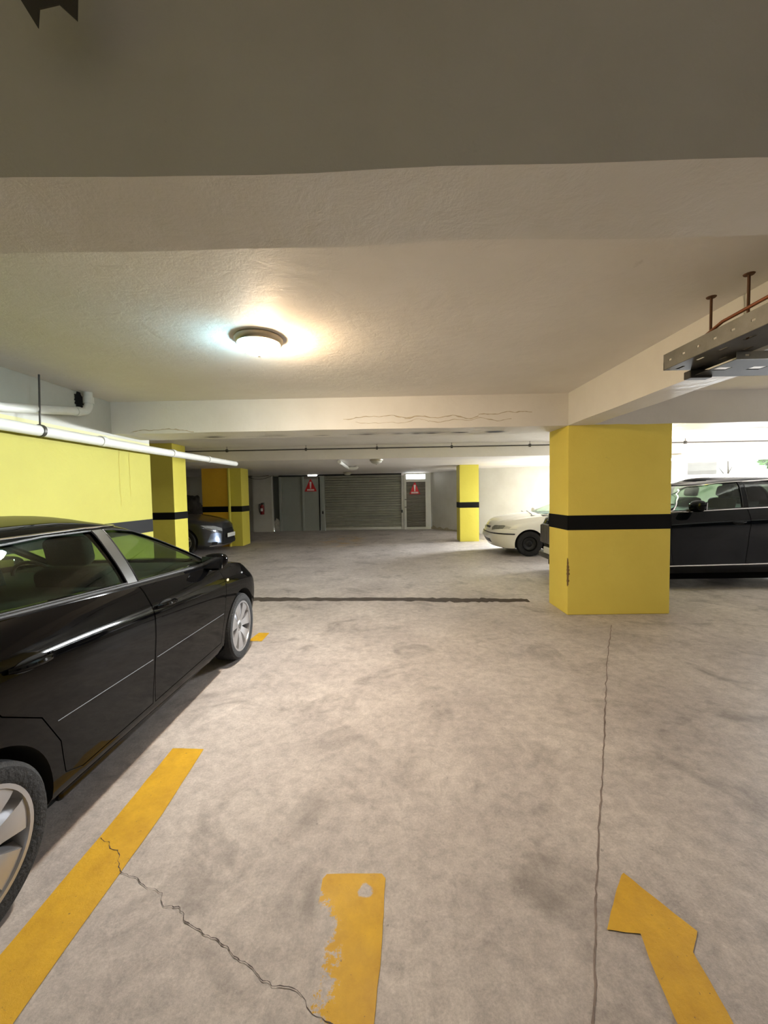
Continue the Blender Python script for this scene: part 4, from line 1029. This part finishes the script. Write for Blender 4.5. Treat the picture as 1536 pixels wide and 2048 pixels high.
# ---- white hatchback -------------------------------------------------------
c = Car(L=3.83, W=1.62, paint=M['whitepaint'], af=.62, ar=.45, nf=2.7, nr=3.0, km=26, R=.30, gap=.045, tw=.18, inset=.0, rimr=.19, wheelstyle='steel',
    fw=.90, rw=3.26,
    zs=[(0, .60), (.06, .68), (.18, .755), (.4, .83), (.7, .885), (1.0, .925), (1.4, .96), (2.0, .98), (3.0, 1.0), (3.5, .98), (3.83, .88)],
    zb=[(0, .26), (.15, .22), (.5, .19), (1.3, .20), (3.0, .22), (3.83, .3)],
    xn=[(0, .14), (.2, .07), (.45, .02), (.62, .0), (.72, .04), (.85, .08), (1, .12)], xt=[(0, .12), (.4, .0), (.8, .05), (1, .12)],
    hwp=[(0, .93), (.1, .96), (.45, .99), (.7, 1.0), (.85, .98), (.93, .95), (1, .90)],
    hood_crown=.10, cowl=1.22, rear_end=3.6, caf=.55, car=.4, cnf=3.4, cnr=3.6,
    cxn=[(-.12, 1.0), (0, 1.10), (.25, 1.32), (.5, 1.60), (.8, 1.92), (.94, 2.10), (1, 2.22)], cxt=[(-.12, 3.74), (0, 3.72), (.5, 3.62), (.8, 3.5), (1, 3.3)],
    chw=[(-.12, .725), (0, .72), (.3, .69), (.6, .645), (.85, .595), (.95, .56), (1, .53)],
    roof=[(.5, 1.30), (1.5, 1.34), (2.1, 1.38), (2.6, 1.40), (3.3, 1.37)], roof_crown=.045, seatx=2.1, seatz=1.08, dashx=1.35, steer=1,
    panels=[('bonnet', [(.10, -.46), (.10, .46), (.5, .56), (1.20, .62), (1.26, 0), (1.20, -.62), (.5, -.56)], 'z', .70, 1.3),
            ('front_door', [(1.42, .28), (2.30, .28), (2.32, .6), (2.32, 1.02), (1.38, 1.0), (1.38, .7)], 'y', -1.2, -.45)],
    windows=[('front_side_window', [(1.45, 1.0), (1.75, 1.15), (2.05, 1.28), (2.25, 1.325), (2.36, 1.33), (2.34, 1.02)], 'y', -1.2, -.3, M['glasslight']),
             ('rear_side_window', [(2.44, 1.025), (2.45, 1.33), (2.9, 1.32), (3.2, 1.26), (3.25, 1.04)], 'y', -1.2, -.3, M['glasslight']),
             ('front_side_window', [(1.45, 1.0), (1.75, 1.15), (2.05, 1.28), (2.25, 1.325), (2.36, 1.33), (2.34, 1.02)], 'y', .3, 1.2, M['glasslight']),
             ('rear_side_window', [(2.44, 1.025), (2.45, 1.33), (2.9, 1.32), (3.2, 1.26), (3.25, 1.04)], 'y', .3, 1.2, M['glasslight']),
             ('windscreen', [(-.62, .985), (.62, .985), (.52, 1.335), (-.52, 1.335)], 'x', .8, 2.05, M['glasslight']),
             ('rear_window', [(-.56, 1.05), (.56, 1.05), (.48, 1.32), (-.48, 1.32)], 'x', 3.2, 4.0, M['glasslight'])])
M['lensclear'] = mat('clear_indicator_lens', (200, 200, 186), .2)
M['headglass'] = mat('headlight_glass', (150, 150, 138), .15, .1, vary=.5, vscale=18, coat=1)
car2 = thing('car', 'white hatchback with black steel wheel, nose pointing left, half hidden by the wide yellow pillar', 'car')
bvh, bvhc = build_car(c, car2)
for sd in (1, -1):
    hl = patch_front(car2, bvh, sorted([(sd*.40, .615), (sd*.74, .665), (sd*.76, .715), (sd*.70, .745), (sd*.44, .735), (sd*.36, .68)], key=lambda p: 0) , M['headglass'], 'headlight', .006)
    patch_front(car2, bvh, [(sd*.715, .655), (sd*.785, .675), (sd*.79, .71), (sd*.73, .735)], M['lensclear'], 'indicator', .009)
    strip(car2, bvh, [(.12, .55), (.55, .535)], sd, .016, M['dark'], 'bumper_strip', .0)
    strip(car2, bvh, [(.40, .665), (.60, .645)], sd, .002, M['void'], 'bumper_seam', .0)
    bm = bmesh.new(); y = surf_y(bvh, 1.28, .78, sd); bmesh.ops.create_uvsphere(bm, u_segments=12, v_segments=8, radius=1)
    for v in bm.verts: v.co = Vector((1.28+v.co.x*.04, y+v.co.y*.006, .78+v.co.z*.011))
    finish(bm, 'side_repeater', M['galvdark'], car2)
    handle(car2, bvh, 2.08, .80, sd, M['dark'], .16)
    mirror(car2, 1.52, sd*.72, 1.03, sd, M['whitepaint'], .9)
def nose_strip(root, bvh, z, y0, y1, r, m, name, n=30, lift=0):
    pl = []
    for i in range(n+1):
        y = y0+(y1-y0)*i/n; h = bvh.ray_cast(Vector((-1, y, z)), Vector((1, 0, 0)))
        if h[0] is not None: pl.append(h[0]-Vector((lift, 0, 0)))
    bm = bmesh.new(); tube(bm, pl, r, 8); return finish(bm, name, m, root)
nose_strip(car2, bvh, .55, -.66, .66, .015, M['dark'], 'bumper_strip')
patch_front(car2, bvh, [(-.36, .30), (.36, .30), (.36, .40), (-.36, .40)], M['dark'], 'lower_grille', .004)
patch_front(car2, bvh, [(-.22, .65), (.22, .65), (.26, .70), (-.26, .70)], M['dark'], 'grille', .004)
patch_front(car2, bvh, [(-.25, .43), (.25, .43), (.25, .52), (-.25, .52)], M['plate'], 'number_plate', .012)
bm = bmesh.new(); lathe(bm, [(0, -.012), (.035, -.01), (.04, 0)], 20, 'x', (.035, 0, .675)); finish(bm, 'badge', M['chrome'], car2)
bm = bmesh.new()
tube(bm, [(1.02, -.55, .985), (1.06, -.2, 1.02), (1.10, .12, 1.045)], .009, 6); tube(bm, [(1.0, -.1, 1.01), (1.02, .3, 1.03), (1.12, .6, 1.01)], .009, 6); finish(bm, 'wiper', M['dark'], car2)
bm = bmesh.new(); rbox(bm, .98, 1.22, -.62, .62, .93, .965, .01, 1); finish(bm, 'cowl_panel', M['dark'], car2)
place(car2, 2.42, 9.45+.81, math.radians(-2))

# ---- black estate / large car ----------------------------------------------
arch = [(1.70, 1.215), (1.86, 1.35), (2.03, 1.46), (2.26, 1.575), (2.50, 1.625), (2.72, 1.64)]
c = Car(L=4.85, W=1.93, paint=M['suvpaint'], af=.70, ar=.5, nf=3.2, nr=3.4, km=26, R=.36, gap=.05, tw=.235, inset=.0, rimr=.24, wheelstyle='five',
    fw=.92, rw=3.82,
    zs=[(0, .86), (.06, .96), (.3, 1.04), (.8, 1.10), (1.4, 1.15), (1.8, 1.185), (3.0, 1.24), (4.2, 1.28), (4.6, 1.24), (4.85, 1.10)],
    zb=[(0, .30), (.15, .26), (.6, .25), (1.4, .27), (4.0, .28), (4.85, .38)],
    xn=[(0, .34), (.2, .24), (.45, .19), (.75, .18), (1, .23)], xt=[(0, .15), (.4, .0), (.8, .05), (1, .12)],
    hwp=[(0, .95), (.08, .975), (.3, .97), (.55, .975), (.78, 1.0), (.86, .985), (.93, .955), (1, .915)],
    hood_crown=.05, cowl=1.5, rear_end=4.5, caf=.7, car=.5, cnf=3.6, cnr=3.6,
    cxn=[(-.12, 1.20), (0, 1.34), (.25, 1.62), (.5, 1.90), (.8, 2.25), (.94, 2.45), (1, 2.60)], cxt=[(-.12, 4.75), (0, 4.72), (.5, 4.55), (.8, 4.35), (1, 4.1)],
    chw=[(-.12, .885), (0, .88), (.3, .85), (.6, .80), (.85, .75), (.95, .71), (1, .67)],
    roof=[(1.0, 1.60), (1.9, 1.64), (2.5, 1.675), (3.0, 1.69), (4.0, 1.67)], roof_crown=.05, seatx=2.65, seatz=1.36, dashx=1.55, steer=1,
    panels=[('front_door', [(1.62, .40), (2.68, .40), (2.72, .7), (2.74, 1.26), (1.58, 1.20), (1.56, .8)], 'y', -1.3, -.55),
            ('rear_door', [(2.69, .40), (3.38, .40), (3.42, .55), (3.62, .78), (3.74, .95), (3.76, 1.30), (2.748, 1.26), (2.728, .7)], 'y', -1.3, -.55),
            ('bonnet', [(.08, -.66), (.08, .66), (.6, .74), (1.45, .80), (1.5, 0), (1.45, -.80), (.6, -.74)], 'z', .96, 1.5)],
    windows=[('front_side_window', arch[:]+[(2.68, 1.25)], 'y', -1.3, -.3, M['glass']),
             ('rear_side_window', [(2.78, 1.255), (2.80, 1.64), (3.3, 1.645), (3.7, 1.62), (3.72, 1.285)], 'y', -1.3, -.3, M['glassdark']),
             ('front_side_window', arch[:]+[(2.68, 1.25)], 'y', .3, 1.3, M['glass']),
             ('rear_side_window', [(2.78, 1.255), (2.80, 1.64), (3.3, 1.645), (3.7, 1.62), (3.72, 1.285)], 'y', .3, 1.3, M['glassdark']),
             ('windscreen', [(-.76, 1.21), (.76, 1.21), (.66, 1.61), (-.66, 1.61)], 'x', 1.0, 2.4, M['glass']),
             ('rear_window', [(-.70, 1.32), (.70, 1.32), (.60, 1.60), (-.60, 1.60)], 'x', 4.0, 5.0, M['glassdark'])])
car3 = thing('car', 'large black car with chrome window trim, parked behind the wide yellow pillar at the right', 'car')
bvh, bvhc = build_car(c, car3)
for sd in (1, -1):
    ch = on_side(bvhc, densify([(1.62, 1.185)]+arch+[(3.3, 1.665), (3.75, 1.64)], 8), sd, .003)
    bm = bmesh.new(); tube(bm, ch, .0105, 8); finish(bm, 'window_trim', M['chrome'], car3)
    ch = on_side(bvhc, densify([(1.62, 1.188), (1.9, 1.20), (2.7, 1.235), (3.8, 1.272)], 8), sd, .008)
    bm = bmesh.new(); tube(bm, ch, .009, 8); finish(bm, 'window_trim', M['chrome'], car3)
    strip(car3, bvh, [(1.50, .385), (2.7, .400), (3.38, .415)], sd, .012, M['chrome'], 'rocker_strip', .0)
    handle(car3, bvh, 2.46, 1.03, sd, M['suvpaint'], .20); handle(car3, bvh, 3.40, 1.06, sd, M['suvpaint'], .20)
    mirror(car3, 1.90, sd*.90, 1.285, sd, M['suvpaint'], 1.15)
    patch_front(car3, bvh, [(sd*.50, .82), (sd*.86, .86), (sd*.88, .94), (sd*.52, .95)], M['lens'], 'headlight', .006)
bm = bmesh.new(); rbox(bm, .155, .28, -.46, .46, .60, .95, .03, 2)
gr = finish(bm, 'grille', M['galvdark'], car3)
bm = bmesh.new(); [box(bm, .148, .16, -.43+.043*k, -.418+.043*k, .62, .93) for k in range(21)]; finish(bm, 'grille_bar', M['chrome'], gr, 0)
bm = bmesh.new(); rbox(bm, .135, .165, -.26, .26, .44, .55, .004, 1); finish(bm, 'number_plate', M['plate'], car3)
bm = bmesh.new(); rbox(bm, .15, .34, -.56, .56, .33, .44, .035, 3); finish(bm, 'front_bumper', M['galvdark'], car3)
place(car3, 2.63, 6.0+.965, 0)

# ---- dark grey car, nose only between the left pillars -----------------------
c = Car(L=4.5, W=1.74, paint=M['greypaint'], af=.60, ar=.5, nf=2.6, nr=3.2, km=24, R=.345, gap=.05, tw=.22, inset=.0, rimr=.225, wheelstyle='five',
    fw=.92, rw=3.58,
    zs=[(0, .64), (.06, .74), (.2, .81), (.45, .88), (.75, .94), (1.1, .985), (1.6, 1.02), (2.6, 1.06), (3.8, 1.10), (4.5, .98)],
    zb=[(0, .20), (.2, .17), (.6, .20), (4.0, .24), (4.5, .34)],
    xn=[(0, .10), (.15, .0), (.4, .03), (.7, .05), (1, .10)], xt=[(0, .12), (.4, .0), (.8, .06), (1, .14)],
    hwp=[(0, .95), (.1, .98), (.3, .96), (.55, .975), (.78, 1.0), (.88, .975), (.94, .945), (1, .89)],
    hood_crown=.09, cowl=1.15, rear_end=4.2, caf=.6, car=.5, cnf=3.6, cnr=3.6,
    cxn=[(-.12, 1.0), (0, 1.10), (.5, 1.62), (.8, 1.98), (1, 2.35)], cxt=[(-.12, 4.4), (0, 4.36), (.5, 4.15), (.8, 3.95), (1, 3.7)],
    chw=[(-.12, .79), (0, .785), (.3, .76), (.6, .71), (.85, .66), (.95, .63), (1, .59)],
    roof=[(1.0, 1.50), (2.0, 1.56), (2.6, 1.58), (3.7, 1.54)], roof_crown=.05, seatx=2.3, seatz=1.2, dashx=1.3, steer=-1,
    panels=[('bonnet', [(.12, -.55), (.12, .55), (.5, .64), (1.15, .70), (1.2, 0), (1.15, -.70), (.5, -.64)], 'z', .78, 1.4)],
    windows=[('front_side_window', [(1.45, 1.05), (1.8, 1.28), (2.15, 1.44), (2.45, 1.49), (2.48, 1.09)], 'y', .3, 1.3, M['glassdark']),
             ('front_side_window', [(1.45, 1.05), (1.8, 1.28), (2.15, 1.44), (2.45, 1.49), (2.48, 1.09)], 'y', -1.3, -.3, M['glassdark']),
             ('windscreen', [(-.68, 1.06), (.68, 1.06), (.58, 1.49), (-.58, 1.49)], 'x', .8, 2.25, M['glass'])])
car4 = thing('car', 'dark grey car nose with black grille sticking out between the two left yellow pillars', 'car')
bvh, bvhc = build_car(c, car4)
for sd in (1, -1):
    patch_front(car4, bvh, [(sd*.38, .60), (sd*.80, .72), (sd*.83, .79), (sd*.60, .76), (sd*.36, .68)], M['lens'], 'headlight', .008)
    patch_front(car4, bvh, [(sd*.50, .30), (sd*.78, .34), (sd*.72, .56), (sd*.60, .58), (sd*.42, .54)], mat('silver_side_intake', (128, 142, 168), .25, .7), 'side_intake', .006)
    patch_front(car4, bvh, [(sd*.62, .26), (sd*.74, .27), (sd*.72, .34), (sd*.60, .33)], M['void'], 'fog_lamp_recess', .010)
    nose_strip(car4, bvh, .235, sd*.40, sd*.76, .012, M['chrome'], 'lower_strip', 14, .004)
patch_front(car4, bvh, [(-.30, .66), (.30, .66), (.22, .52), (.46, .24), (-.46, .24), (-.22, .52)], M['void'], 'grille', .012, div=6)
bm = bmesh.new(); rbox(bm, -.03, -.012, -.26, .26, .42, .53, .004, 1); finish(bm, 'number_plate', M['plate'], car4)
place(car4, -4.50, 10.32+.87, PI)
